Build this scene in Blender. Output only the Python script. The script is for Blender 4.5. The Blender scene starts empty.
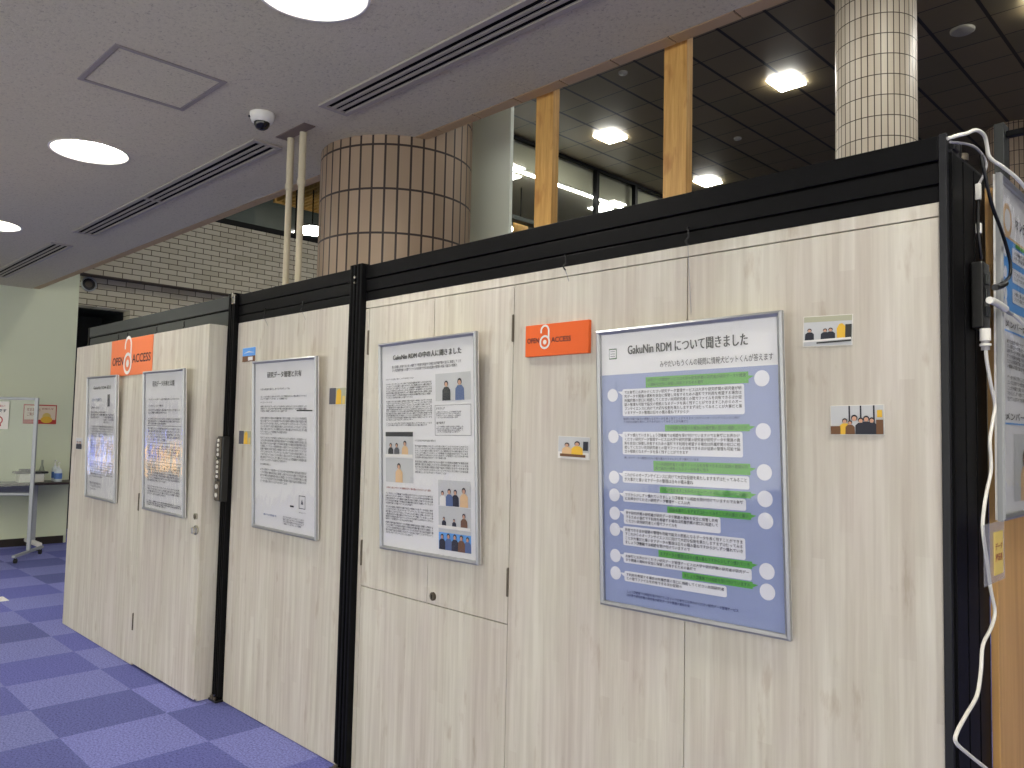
import bpy, math, random
from mathutils import Vector, Matrix
random.seed(7)
C = bpy.context.scene.collection
sc = bpy.context.scene

# ---------------------------------------------------------------- camera, world, exposure
F_PX, PITCH, ROLL, YAW = 786.796, 0.0593289, 0.0214811, -0.781314
fwd = Vector((math.sin(YAW)*math.cos(PITCH), math.cos(YAW)*math.cos(PITCH), math.sin(PITCH)))
rt = Vector((math.cos(YAW), -math.sin(YAW), 0)); up = rt.cross(fwd)
rt2 = math.cos(ROLL)*rt + math.sin(ROLL)*up; up2 = -math.sin(ROLL)*rt + math.cos(ROLL)*up
cd = bpy.data.cameras.new('camera'); cam = bpy.data.objects.new('camera', cd); C.objects.link(cam)
cam.matrix_world = Matrix(((rt2.x, up2.x, -fwd.x, 0), (rt2.y, up2.y, -fwd.y, 0), (rt2.z, up2.z, -fwd.z, 1.5), (0, 0, 0, 1)))
cd.lens = F_PX/1024*36; cd.sensor_width = 36; cd.clip_start = .02; cd.clip_end = 200
sc.camera = cam
w = bpy.data.worlds.new('world'); sc.world = w; w.use_nodes = True
w.node_tree.nodes['Background'].inputs[0].default_value = (1.0, .98, .88, 1)
w.node_tree.nodes['Background'].inputs[1].default_value = 1.1  # even ambient fill added, entering where the front wall is left out
sc.view_settings.view_transform = 'Standard'; sc.view_settings.look = 'None'
sc.view_settings.gamma = 1; sc.view_settings.use_curve_mapping = False
sc.view_settings.exposure = 1.3
DOWNLIGHT, PANELLIGHT, STRIPLIGHT = 30.0, 34.0, 12.0

# ---------------------------------------------------------------- materials
def lin(c):
    return tuple((v/255/12.92 if v/255 <= .04045 else ((v/255+.055)/1.055)**2.4) for v in c) + (1,)
MATS = {}
def mat(name, rgb, rough=.6, metal=0, spec=.5, emit=0, build=None):
    if name in MATS: return MATS[name]
    m = bpy.data.materials.new(name); m.use_nodes = True
    nt = m.node_tree; b = nt.nodes['Principled BSDF']
    b.inputs['Base Color'].default_value = lin(rgb); b.inputs['Roughness'].default_value = rough
    b.inputs['Metallic'].default_value = metal; b.inputs['Specular IOR Level'].default_value = spec
    if emit:
        b.inputs['Emission Color'].default_value = lin(rgb); b.inputs['Emission Strength'].default_value = emit
    if build: build(nt, b)
    m.diffuse_color = lin(rgb)
    MATS[name] = m; return m
def N(nt, t, **kw):
    n = nt.nodes.new(t)
    for k, v in kw.items():
        if k.startswith('i_'): n.inputs[k[2:].replace('_', ' ')].default_value = v
        else: setattr(n, k, v)
    return n
def noise(nt, vec, scale, detail=2, rough=.5):
    n = N(nt, 'ShaderNodeTexNoise'); n.inputs['Scale'].default_value = scale
    n.inputs['Detail'].default_value = detail; n.inputs['Roughness'].default_value = rough
    nt.links.new(vec, n.inputs['Vector']); return n.outputs['Fac']
def mapping(nt, scale, coord='Object', loc=(0, 0, 0)):
    tc = N(nt, 'ShaderNodeTexCoord'); mp = N(nt, 'ShaderNodeMapping')
    mp.inputs['Scale'].default_value = scale; mp.inputs['Location'].default_value = loc
    nt.links.new(tc.outputs[coord], mp.inputs['Vector']); return mp.outputs['Vector']
def ramp(nt, fac, stops):
    r = N(nt, 'ShaderNodeValToRGB'); el = r.color_ramp.elements
    while len(el) < len(stops): el.new(.5)
    for e, (p, c) in zip(el, stops): e.position = p; e.color = lin(c)
    nt.links.new(fac, r.inputs['Fac']); return r.outputs['Color']
def mixc(nt, fac, a, b, mode='MIX'):
    m = N(nt, 'ShaderNodeMix', data_type='RGBA', blend_type=mode)
    for s, v in ((0, fac), (6, a), (7, b)):
        if hasattr(v, 'links'): nt.links.new(v, m.inputs[s])
        else: m.inputs[s].default_value = v
    return m.outputs[2]
def bump(nt, b, h, strength=.3, dist=.01):
    n = N(nt, 'ShaderNodeBump'); n.inputs['Strength'].default_value = strength; n.inputs['Distance'].default_value = dist
    nt.links.new(h, n.inputs['Height']); nt.links.new(n.outputs['Normal'], b.inputs['Normal'])

def b_wood_panel(nt, b):            # pale ash laminate: narrow staves with long vertical streaks and a few knots
    tc = N(nt, 'ShaderNodeTexCoord'); sp = N(nt, 'ShaderNodeSeparateXYZ'); nt.links.new(tc.outputs['Object'], sp.inputs[0])
    def m(op, p, q=None):
        n = N(nt, 'ShaderNodeMath', operation=op)
        for i, v in enumerate((p, q)):
            if v is None: continue
            if hasattr(v, 'links'): nt.links.new(v, n.inputs[i])
            else: n.inputs[i].default_value = v
        return n.outputs[0]
    wob = noise(nt, mapping(nt, (5, 5, 1.3)), 1.0, 2)
    h = m('ADD', m('ADD', sp.outputs[0], sp.outputs[1]), m('MULTIPLY', wob, .05))
    col = m('FLOOR', m('DIVIDE', h, .036))
    w1 = N(nt, 'ShaderNodeTexWhiteNoise', noise_dimensions='1D'); nt.links.new(col, w1.inputs['W'])
    row = m('FLOOR', m('ADD', m('MULTIPLY', sp.outputs[2], 1.5), m('MULTIPLY', w1.outputs['Value'], 5.0)))
    w2 = N(nt, 'ShaderNodeTexWhiteNoise', noise_dimensions='1D'); nt.links.new(m('ADD', m('MULTIPLY', col, 17.3), m('MULTIPLY', row, 3.7)), w2.inputs['W'])
    stave = w2.outputs['Value']
    a = noise(nt, mapping(nt, (8, 8, .5)), 1.5, 4, .6); f = noise(nt, mapping(nt, (48, 48, 1.9)), 1.0, 4, .6)
    g = noise(nt, mapping(nt, (2.5, 2.5, .8)), 2.0, 2); k = noise(nt, mapping(nt, (20, 20, 5)), 1.0, 4, .6)
    c = ramp(nt, a, [(.30, (178, 169, 153)), (.5, (201, 196, 180)), (.66, (216, 212, 199))])
    c = mixc(nt, .40, c, ramp(nt, f, [(.34, (166, 158, 142)), (.5, (200, 195, 180)), (.62, (228, 225, 212))]))
    c = mixc(nt, .22, c, ramp(nt, stave, [(0, (176, 162, 148)), (.5, (202, 197, 183)), (1, (224, 221, 208))]))
    c = mixc(nt, .25, c, ramp(nt, g, [(.35, (196, 184, 176)), (.65, (206, 204, 184))]))
    c = mixc(nt, .6, c, ramp(nt, k, [(.61, (255, 255, 255)), (.72, (222, 212, 202))]), 'MULTIPLY')
    nt.links.new(c, b.inputs['Base Color']); bump(nt, b, f, .06, .002)
M_PANEL = mat('pale_wood_laminate', (195, 186, 172), .55, spec=.3, build=b_wood_panel)
def b_warm(nt, b):
    a = noise(nt, mapping(nt, (14, 14, .7)), 1.4, 5, .6)
    nt.links.new(ramp(nt, a, [(.3, (176, 131, 74)), (.7, (208, 165, 104))]), b.inputs['Base Color'])
M_WARM = mat('warm_wood', (192, 150, 90), .5, build=b_warm)
def b_stud(nt, b):
    v = mapping(nt, (20, 20, 1.1)); a = noise(nt, v, 2.2, 6, .65); k = noise(nt, mapping(nt, (9, 9, 4)), 1.5, 3)
    c = ramp(nt, a, [(.3, (176, 128, 62)), (.55, (207, 162, 92)), (.7, (222, 180, 112))])
    c4 = ramp(nt, k, [(.62, (255, 255, 255)), (.74, (190, 150, 100))]); c = mixc(nt, .6, c, c4, 'MULTIPLY')
    nt.links.new(c, b.inputs['Base Color'])
M_STUD = mat('honey_wood_stud', (200, 155, 85), .5, build=b_stud)
def b_ceil(nt, b):                  # mineral board with fine pits
    v = mapping(nt, (1, 1, 1)); a = noise(nt, v, 75, 3, .7); g = noise(nt, v, 1.2, 2)
    c = ramp(nt, a, [(.30, (164, 155, 134)), (.42, (208, 201, 175)), (.7, (216, 209, 183))])
    c = mixc(nt, .15, c, ramp(nt, g, [(.3, (200, 198, 172)), (.7, (212, 200, 180))]))
    nt.links.new(c, b.inputs['Base Color']); bump(nt, b, a, .35, .006)
M_CEIL = mat('mineral_ceiling_board', (188, 178, 172), .95, spec=.1, build=b_ceil)
def b_darkceil(nt, b):
    v = mapping(nt, (1, 1, 1), loc=(10.2, .25, 0))
    br = N(nt, 'ShaderNodeTexBrick', offset=0.0, squash=1.0); br.inputs['Scale'].default_value = 1
    br.inputs['Brick Width'].default_value = .686; br.inputs['Row Height'].default_value = .68; br.inputs['Mortar Size'].default_value = .009
    br.inputs['Mortar Smooth'].default_value = 0; br.inputs['Bias'].default_value = 0
    br.inputs['Color1'].default_value = lin((112, 102, 76)); br.inputs['Color2'].default_value = lin((124, 110, 82)); br.inputs['Mortar'].default_value = lin((22, 19, 15))
    nt.links.new(v, br.inputs['Vector'])
    # wider dark joint along the depth direction
    sx = N(nt, 'ShaderNodeSeparateXYZ'); nt.links.new(v, sx.inputs[0])
    dv = N(nt, 'ShaderNodeMath', operation='DIVIDE'); nt.links.new(sx.outputs[0], dv.inputs[0]); dv.inputs[1].default_value = .686
    fr = N(nt, 'ShaderNodeMath', operation='FRACT'); nt.links.new(dv.outputs[0], fr.inputs[0])
    pp = N(nt, 'ShaderNodeMath', operation='PINGPONG'); nt.links.new(dv.outputs[0], pp.inputs[0]); pp.inputs[1].default_value = .5
    lt = N(nt, 'ShaderNodeMath', operation='LESS_THAN'); nt.links.new(pp.outputs[0], lt.inputs[0]); lt.inputs[1].default_value = .034
    c = mixc(nt, lt.outputs[0], br.outputs['Color'], lin((20, 17, 13)))
    nt.links.new(c, b.inputs['Base Color'])
M_DCEIL = mat('dark_metal_ceiling_tile', (84, 78, 60), .45, spec=.4, build=b_darkceil)
def b_carpet(nt, b):
    v = mapping(nt, (2, 2, 2), loc=(8.38, -2.46, .5)); fl = N(nt, 'ShaderNodeVectorMath', operation='FLOOR'); nt.links.new(v, fl.inputs[0])
    ch = N(nt, 'ShaderNodeTexChecker'); ch.inputs['Scale'].default_value = 1; nt.links.new(v, ch.inputs['Vector'])
    wn = N(nt, 'ShaderNodeTexWhiteNoise', noise_dimensions='3D'); nt.links.new(fl.outputs[0], wn.inputs['Vector'])
    d = ramp(nt, wn.outputs['Value'], [(0, (112, 118, 172)), (1, (120, 124, 196))])
    l = ramp(nt, wn.outputs['Value'], [(0, (138, 144, 198)), (1, (148, 152, 222))])
    c = mixc(nt, ch.outputs['Fac'], l, d)
    s = noise(nt, mapping(nt, (1, 1, 1)), 95, 4, .8)
    c = mixc(nt, .9, c, ramp(nt, s, [(.34, (138, 140, 148)), (.52, (228, 228, 232)), (.66, (255, 255, 255))]), 'MULTIPLY')
    sx = N(nt, 'ShaderNodeVectorMath', operation='FRACTION'); nt.links.new(v, sx.inputs[0])
    nt.links.new(c, b.inputs['Base Color']); bump(nt, b, s, .5, .01)
M_CARPET = mat('blue_carpet_tiles', (100, 100, 150), .95, spec=.1, build=b_carpet)
def b_brick(nt, b):
    tc = N(nt, 'ShaderNodeTexCoord'); s = N(nt, 'ShaderNodeSeparateXYZ'); cb = N(nt, 'ShaderNodeCombineXYZ')
    nt.links.new(tc.outputs['Object'], s.inputs[0]); nt.links.new(s.outputs[1], cb.inputs[0]); nt.links.new(s.outputs[2], cb.inputs[1])
    br = N(nt, 'ShaderNodeTexBrick', offset=0.5); br.inputs['Scale'].default_value = 1
    br.inputs['Brick Width'].default_value = .235; br.inputs['Row Height'].default_value = .0735; br.inputs['Mortar Size'].default_value = .0055
    br.inputs['Mortar Smooth'].default_value = .1; br.inputs['Bias'].default_value = -.2
    br.inputs['Color1'].default_value = lin((196, 190, 168)); br.inputs['Color2'].default_value = lin((176, 168, 144)); br.inputs['Mortar'].default_value = lin((84, 74, 58))
    nt.links.new(cb.outputs[0], br.inputs['Vector'])
    nt.links.new(br.outputs['Color'], b.inputs['Base Color'])
    bump(nt, b, br.outputs['Fac'], -.5, .008)
M_BRICK = mat('cream_brick_tile', (190, 182, 160), .6, build=b_brick)
def b_coltile(c1, c2, mo, ms=.0045):
    def f(nt, b):
        tc = N(nt, 'ShaderNodeTexCoord')
        br = N(nt, 'ShaderNodeTexBrick', offset=0.0); br.inputs['Scale'].default_value = 1
        br.inputs['Brick Width'].default_value = .0704; br.inputs['Row Height'].default_value = .245; br.inputs['Mortar Size'].default_value = ms
        br.inputs['Mortar Smooth'].default_value = .2; br.inputs['Bias'].default_value = 0
        br.inputs['Color1'].default_value = lin(c1); br.inputs['Color2'].default_value = lin(c2); br.inputs['Mortar'].default_value = lin(mo)
        nt.links.new(tc.outputs['UV'], br.inputs['Vector']); nt.links.new(br.outputs['Color'], b.inputs['Base Color'])
        bump(nt, b, br.outputs['Fac'], -.6, .006)
    return f
M_COLT = mat('brown_column_tile', (160, 140, 118), .5, build=b_coltile((158, 137, 116), (144, 124, 102), (38, 24, 20), .0065))
def b_wall(nt, b):
    a = noise(nt, mapping(nt, (1, 1, 1)), 160, 2); bump(nt, b, a, .1, .002)
M_COLT_LIT = mat('lit_column_tile', (196, 184, 166), .5, build=b_coltile((206, 195, 176), (192, 180, 160), (62, 46, 38), .0065))  # column tile with the far column's brighter light put into its colour
M_GREEN = mat('pale_green_wall_paint', (220, 226, 198), .85, spec=.2, build=b_wall)
M_PIER = mat('pale_grey_green_paint', (232, 240, 228), .7, build=b_wall)
M_OFFW = mat('off_white_wall_paint', (214, 210, 200), .85, spec=.2, build=b_wall)
M_GREYW = mat('grey_room_wall', (196, 190, 172), .85, build=b_wall)
def b_black(nt, b):
    a = noise(nt, mapping(nt, (3, 3, 3)), 30, 2); bump(nt, b, a, .03, .001)
M_BLACK = mat('black_anodised_aluminium', (7, 7, 9), .5, spec=.14, build=b_black)
M_GREYRAIL = mat('grey_aluminium_and_rail_sheen', (58, 61, 60), .45, spec=.4)
M_POSTG = mat('charcoal_aluminium', (30, 31, 34), .45, spec=.3)
M_GROOVE = mat('groove_black', (6, 6, 7), .8, spec=.1)
M_SILVER = mat('brushed_silver_frame', (172, 174, 176), .42, metal=.8)
M_CHROME = mat('chrome', (200, 198, 190), .18, metal=1)
M_STEEL = mat('painted_silver_steel', (168, 172, 174), .4, metal=.4)
M_HINGE = mat('dark_hinge_metal', (104, 96, 84), .45, metal=.5)
M_BRASS = mat('brown_lock_cylinder', (92, 82, 66), .35, metal=.7)
M_WHITE = mat('white_paint', (232, 230, 224), .5)
M_WPLAS = mat('white_plastic', (228, 226, 216), .35)
M_CREAMP = mat('cream_pipe_paint', (196, 186, 158), .45)
M_GREYC = mat('grey_cable', (150, 148, 150), .4)
M_BPLAS = mat('black_plastic', (16, 16, 17), .35)
M_SMOKE = mat('smoked_dome', (20, 20, 22), .12)
def schlick(nt, normal=None, f0=.04):
    ge = N(nt, 'ShaderNodeNewGeometry'); dt = N(nt, 'ShaderNodeVectorMath', operation='DOT_PRODUCT')
    nt.links.new(ge.outputs['Incoming'], dt.inputs[0]); nt.links.new(normal or ge.outputs['Normal'], dt.inputs[1])
    def m(op, a, b_=None):
        n = N(nt, 'ShaderNodeMath', operation=op)
        for i, v in enumerate((a, b_)):
            if v is None: continue
            if hasattr(v, 'links'): nt.links.new(v, n.inputs[i])
            else: n.inputs[i].default_value = v
        return n.outputs[0]
    q = m('POWER', m('SUBTRACT', 1.0, m('ABSOLUTE', dt.outputs['Value'])), 5.0)
    return m('ADD', m('MULTIPLY', q, 1-f0), f0)
def b_film(nt, b):
    out = nt.nodes['Material Output']; nt.nodes.remove(b)
    g = N(nt, 'ShaderNodeBsdfGlossy'); g.inputs['Roughness'].default_value = .06; g.inputs['Color'].default_value = (1, 1, 1, 1)
    t = N(nt, 'ShaderNodeBsdfTransparent'); t.inputs['Color'].default_value = (.985, .985, .985, 1)
    bm = N(nt, 'ShaderNodeBump'); bm.inputs['Strength'].default_value = .2; bm.inputs['Distance'].default_value = .02
    n1 = noise(nt, mapping(nt, (9, 9, 3.2)), 1.1, 3, .55); nt.links.new(n1, bm.inputs['Height'])
    nt.links.new(bm.outputs['Normal'], g.inputs['Normal'])
    mx = N(nt, 'ShaderNodeMixShader'); nt.links.new(schlick(nt, None, .05), mx.inputs[0]); nt.links.new(t.outputs[0], mx.inputs[1]); nt.links.new(g.outputs[0], mx.inputs[2])
    nt.links.new(mx.outputs[0], out.inputs['Surface'])
M_FILM = mat('clear_poster_film', (240, 240, 240), build=b_film)
def b_glass(nt, b):
    out = nt.nodes['Material Output']; nt.nodes.remove(b)
    g = N(nt, 'ShaderNodeBsdfGlossy'); g.inputs['Roughness'].default_value = .02
    t = N(nt, 'ShaderNodeBsdfTransparent'); t.inputs['Color'].default_value = (.88, .9, .88, 1)
    mx = N(nt, 'ShaderNodeMixShader'); nt.links.new(schlick(nt), mx.inputs[0]); nt.links.new(t.outputs[0], mx.inputs[1]); nt.links.new(g.outputs[0], mx.inputs[2])
    nt.links.new(mx.outputs[0], out.inputs['Surface'])
M_GLASS = mat('window_glass', (200, 210, 205), build=b_glass)
M_LAMP = mat('downlight_diffuser', (255, 250, 240), emit=DOWNLIGHT)
M_PANELL = mat('square_light_diffuser', (255, 253, 244), emit=PANELLIGHT)
M_STRIP = mat('strip_light_diffuser', (255, 253, 246), emit=STRIPLIGHT)
M_ROOML = mat('room_light_diffuser', (255, 253, 246), emit=12)
M_INK = mat('black_ink', (34, 34, 40), .7)
M_INK2 = mat('grey_ink', (84, 84, 92), .7)
M_NAVY = mat('navy_ink', (48, 56, 104), .7)
M_PAPER = mat('white_paper', (226, 226, 226), .75, spec=.2)
M_BUB = mat('speech_bubble_white', (226, 227, 232), .75, spec=.2)
M_PBLUE = mat('poster_blue', (146, 158, 194), .7, spec=.2)
M_PBLUE2 = mat('poster_sky_blue', (92, 158, 224), .7, spec=.2)
M_PGREEN = mat('poster_green', (84, 164, 62), .7)
M_ORANGE = mat('orange_print', (232, 98, 28), .55)
M_ORANGE2 = mat('soft_orange_print', (238, 128, 78), .55)
M_TAN = mat('tan_print', (222, 186, 140), .7)
M_GDARK = mat('print_dark_green', (40, 96, 46), .7)
M_YEL = mat('yellow_print', (232, 186, 60), .7)
M_LYEL = mat('pale_yellow_label', (222, 196, 110), .6)
M_RED = mat('red_print', (190, 60, 50), .7)
M_DRED = mat('brown_red_ink', (150, 60, 40), .7)
M_SKIN = mat('print_skin', (206, 160, 132), .7)
M_PDARK = mat('print_charcoal', (38, 40, 50), .7)
M_PBLUED = mat('print_denim', (84, 104, 148), .7)
M_PGREY = mat('print_pale_grey', (196, 198, 198), .7)
M_PGRN = mat('print_olive_grey', (176, 176, 150), .7)
M_PSKY = mat('print_sky', (96, 160, 230), .7)
M_PBROWN = mat('print_brown', (110, 76, 48), .7)
M_DESK = mat('dark_brown_desktop', (50, 40, 36), .4)
M_DESKG = mat('grey_desk_panel', (112, 112, 124), .5)
M_RUBBER = mat('dark_rubber', (28, 28, 28), .7)
M_BOTTLE = mat('milky_plastic', (210, 218, 222), .3)
M_BLUEL = mat('blue_label', (90, 130, 200), .5)
M_BBASE = mat('dark_baseboard', (44, 36, 32), .5)
M_TRIM = mat('brown_trim', (190, 162, 122), .6)
M_ALCOVE = mat('dark_doorway_paint', (30, 33, 36), .6)

# ---------------------------------------------------------------- mesh helpers
class MB:
    def __init__(s): s.v = []; s.f = []; s.m = []; s.mats = []; s.uv = {}; s.smooth = set()
    def mi(s, m):
        if m not in s.mats: s.mats.append(m)
        return s.mats.index(m)
    def face(s, pts, m):
        n = len(s.v); s.v += [tuple(p) for p in pts]; s.f.append(tuple(range(n, n+len(pts)))); s.m.append(s.mi(m)); return s
    def raw(s, vs, fs, m, smooth=False):
        n = len(s.v); s.v += [tuple(p) for p in vs]; k = s.mi(m)
        for f in fs:
            if smooth: s.smooth.add(len(s.f))
            s.f.append(tuple(i+n for i in f)); s.m.append(k)
        return s
    def box(s, x0, x1, y0, y1, z0, z1, m, bev=0):
        if bev <= 0:
            vs = [(x, y, z) for z in (z0, z1) for (x, y) in ((x0, y0), (x1, y0), (x1, y1), (x0, y1))]
            return s.raw(vs, [(3, 2, 1, 0), (4, 5, 6, 7), (0, 1, 5, 4), (1, 2, 6, 5), (2, 3, 7, 6), (3, 0, 4, 7)], m)
        import bmesh
        bm = bmesh.new(); bmesh.ops.create_cube(bm, size=1)
        for v in bm.verts: v.co = Vector(((x0+x1)/2+v.co.x*(x1-x0), (y0+y1)/2+v.co.y*(y1-y0), (z0+z1)/2+v.co.z*(z1-z0)))
        bmesh.ops.bevel(bm, geom=bm.edges[:], offset=bev, segments=2, affect='EDGES', profile=.5)
        bm.verts.index_update(); vs = [tuple(v.co) for v in bm.verts]; fs = [tuple(v.index for v in f.verts) for f in bm.faces]; bm.free()
        return s.raw(vs, fs, m)
    def cyl(s, p0, p1, r, m, n=16, r1=None, caps=True, smooth=True):
        p0 = Vector(p0); p1 = Vector(p1); d = (p1-p0).normalized(); r1 = r if r1 is None else r1
        a = d.orthogonal().normalized(); b = d.cross(a)
        vs = []
        for p, q in ((p0, r), (p1, r1)):
            for i in range(n):
                t = 2*math.pi*i/n; vs.append(p + a*math.cos(t)*q + b*math.sin(t)*q)
        s.raw(vs, [(i, (i+1) % n, n+(i+1) % n, n+i) for i in range(n)], m, smooth)
        if caps:
            s.raw(vs[:n], [tuple(range(n))[::-1]], m); s.raw(vs[n:], [tuple(range(n))], m)
        return s
    def lathe(s, prof, c, m, n=32, cap0=False, cap1=False):     # profile (r, z) about a vertical axis
        vs = []; k = len(prof)
        for i in range(n):
            t = 2*math.pi*i/n
            for r, z in prof: vs.append((c[0]+r*math.cos(t), c[1]+r*math.sin(t), c[2]+z))
        fs = [(i*k+j, ((i+1) % n)*k+j, ((i+1) % n)*k+j+1, i*k+j+1) for i in range(n) for j in range(k-1)]
        s.raw(vs, fs, m, True)
        if cap0: s.raw([vs[i*k] for i in range(n)], [tuple(range(n))[::-1]], m)
        if cap1: s.raw([vs[i*k+k-1] for i in range(n)], [tuple(range(n))], m)
        return s
    def tube(s, pts, r, m, n=10, sub=5):
        P = [Vector(p) for p in pts]; Q = []
        for i in range(len(P)-1):
            a = P[max(i-1, 0)]; b = P[i]; c = P[i+1]; d = P[min(i+2, len(P)-1)]
            for k in range(sub):
                t = k/sub
                Q.append(.5*((2*b)+(c-a)*t+(2*a-5*b+4*c-d)*t*t+(3*b-a-3*c+d)*t**3))
        Q.append(P[-1]); vs = []; nrm = None
        for i, q in enumerate(Q):
            d = (Q[min(i+1, len(Q)-1)]-Q[max(i-1, 0)]).normalized()
            nrm = d.orthogonal().normalized() if nrm is None else (nrm-d*nrm.dot(d)).normalized()
            b = d.cross(nrm)
            for k in range(n):
                t = 2*math.pi*k/n; vs.append(q+nrm*math.cos(t)*r+b*math.sin(t)*r)
        fs = [(i*n+k, i*n+(k+1) % n, (i+1)*n+(k+1) % n, (i+1)*n+k) for i in range(len(Q)-1) for k in range(n)]
        s.raw(vs, fs, m, True); s.raw(vs[:n], [tuple(range(n))[::-1]], m); s.raw(vs[-n:], [tuple(range(n))], m); return s
    # flat prints on a sheet facing -Y: local x, z, layer k
    def rect(s, x0, x1, z0, z1, m, k=1, y=0):
        yy = y-.0005*k; return s.face([(x0, yy, z0), (x1, yy, z0), (x1, yy, z1), (x0, yy, z1)], m)
    def poly(s, pts, m, k=1, y=0):
        yy = y-.0005*k; return s.face([(a, yy, b) for a, b in pts], m)
    def disc(s, x, z, r, m, k=1, y=0, n=20, rz=None):
        rz = rz or r
        return s.poly([(x+r*math.cos(2*math.pi*i/n), z+rz*math.sin(2*math.pi*i/n)) for i in range(n)], m, k, y)
    def rrect(s, x0, x1, z0, z1, r, m, k=1):
        pts = []
        for cx, cz, a0 in ((x1-r, z1-r, 0), (x0+r, z1-r, 90), (x0+r, z0+r, 180), (x1-r, z0+r, 270)):
            for j in range(5):
                a = math.radians(a0+j*22.5); pts.append((cx+r*math.cos(a), cz+r*math.sin(a)))
        return s.poly(pts, m, k)
    def build(s, name, parent=None, origin=(0, 0, 0)):
        me = bpy.data.meshes.new(name)
        o3 = Vector(origin)
        me.from_pydata([tuple(Vector(v)-o3) for v in s.v], [], s.f)
        for m in s.mats: me.materials.append(m)
        for p, k in zip(me.polygons, s.m): p.material_index = k
        for i in s.smooth: me.polygons[i].use_smooth = True
        me.update()
        o = bpy.data.objects.new(name, me); C.objects.link(o)
        if parent is not None: o.parent = parent
        else: o.location = o3
        return o

TXT = {}
def glyphs(text, res=2, bold=0):
    key = (text, res, bold)
    if key in TXT: return TXT[key]
    cu = bpy.data.curves.new('t', 'FONT'); cu.body = text; cu.resolution_u = res; cu.size = 1; cu.offset = bold; cu.space_line = 1.15
    ob = bpy.data.objects.new('t', cu); C.objects.link(ob)
    dg = bpy.context.evaluated_depsgraph_get(); dg.update()
    me = bpy.data.meshes.new_from_object(ob.evaluated_get(dg))
    vs = [(v.co.x, v.co.y) for v in me.vertices]; fs = [tuple(p.vertices) for p in me.polygons]
    bpy.data.objects.remove(ob); bpy.data.curves.remove(cu); bpy.data.meshes.remove(me)
    TXT[key] = (vs, fs); return TXT[key]
def text(mb, s, x0, x1, z0, z1, m, k=3, res=2, bold=0, y=0, rot=0):
    vs, fs = glyphs(s, res, bold)
    if not vs: return
    ax = min(v[0] for v in vs); bx = max(v[0] for v in vs); ay = min(v[1] for v in vs); by = max(v[1] for v in vs)
    mb.raw([(x0+(a-ax)/(bx-ax)*(x1-x0), y-.0005*k, z0+(b-ay)/(by-ay)*(z1-z0)) for a, b in vs], fs, m)

def tag(o, label, cat, group=None, kind=None):
    o['label'] = label; o['category'] = cat
    if group: o['group'] = group
    if kind: o['kind'] = kind
    return o
def thing(name, label, cat, loc=(0, 0, 0), rot=(0, 0, 0), group=None):
    o = bpy.data.objects.new(name, None); C.objects.link(o); o.location = loc; o.rotation_euler = rot; o.empty_display_size = .1
    return tag(o, label, cat, group)
def struct(o, label=None, cat=None):
    o['kind'] = 'structure'
    if label: o['label'] = label; o['category'] = cat
    return o
def copy_tree(o, loc, label):
    c = o.copy(); C.objects.link(c); c.location = loc; c['label'] = label
    for ch in list(o.children):
        d = ch.copy(); C.objects.link(d); d.parent = c
        for g in list(ch.children):
            e = g.copy(); C.objects.link(e); e.parent = d
    return c

# ---------------------------------------------------------------- setting
struct(MB().face([(-16, -7, 0), (7, -7, 0), (7, 30, 0), (-16, 30, 0)], M_CARPET).build('floor'), 'blue violet carpet tiles laid in a two tone checkerboard', 'floor')
CEIL = 3.1; EDGE = 2.61
# low ceiling, with holes left where the round downlights are recessed
DL = [(-5.03, 1.47), (-2.52, 1.45), (-7.55, 1.5), (0.0, 1.45), (2.5, 1.45)] + [(x, y) for x in (-7.55, -5.03, -2.52, 0.0, 2.5) for y in (-1.2, -4.2)]
R_DL = .205
def ceiling_mesh():
    mb = MB(); holes = {}
    xs = sorted({-10.9, 7.0} | {round(x-.3, 3) for x, _ in DL} | {round(x+.3, 3) for x, _ in DL})
    ys = sorted({-9.0, EDGE} | {round(y-.3, 3) for _, y in DL} | {round(y+.3, 3) for _, y in DL})
    for i in range(len(xs)-1):
        for j in range(len(ys)-1):
            x0, x1, y0, y1 = xs[i], xs[i+1], ys[j], ys[j+1]
            h = [d for d in DL if x0-.001 < d[0]-R_DL and d[0]+R_DL < x1+.001 and y0-.001 < d[1]-R_DL and d[1]+R_DL < y1+.001]
            if not h:
                mb.face([(x0, y1, CEIL), (x1, y1, CEIL), (x1, y0, CEIL), (x0, y0, CEIL)], M_CEIL); continue
            cx, cy = h[0]; n = 48; vs = []
            for k in range(n):
                a = 2*math.pi*(k+.5)/n; ca, sa = math.cos(a), math.sin(a)
                tx = ((x1-cx)/ca if ca > 0 else (x0-cx)/ca) if abs(ca) > 1e-6 else 1e9
                ty = ((y1-cy)/sa if sa > 0 else (y0-cy)/sa) if abs(sa) > 1e-6 else 1e9
                t = min(tx, ty); vs += [(cx+R_DL*ca, cy+R_DL*sa, CEIL), (cx+t*ca, cy+t*sa, CEIL)]
            mb.raw(vs, [(2*k, 2*((k+1) % n), 2*((k+1) % n)+1, 2*k+1) for k in range(n)], M_CEIL)
            for qx, qy in ((x0, y0), (x1, y0), (x1, y1), (x0, y1)):      # close the four corner slivers
                angs = sorted(range(n), key=lambda k: (vs[2*k+1][0]-qx)**2+(vs[2*k+1][1]-qy)**2)[:6]
                a0 = math.atan2(qy-cy, qx-cx); ks = (a0/(2*math.pi)*n-.5) % n; k0 = int(math.floor(ks)) % n; k1 = (k0+1) % n
                mb.face([vs[2*k0+1], (qx, qy, CEIL), vs[2*k1+1]], M_CEIL)
    mb.box(-10.9, 7, -9, EDGE, 3.36, 3.40, M_CEIL)           # slab above the downlight housings
    mb.box(-10.9, 7, EDGE-.03, EDGE, CEIL+.001, 3.36, M_CEIL)     # upstand at the open edge
    return mb
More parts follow.
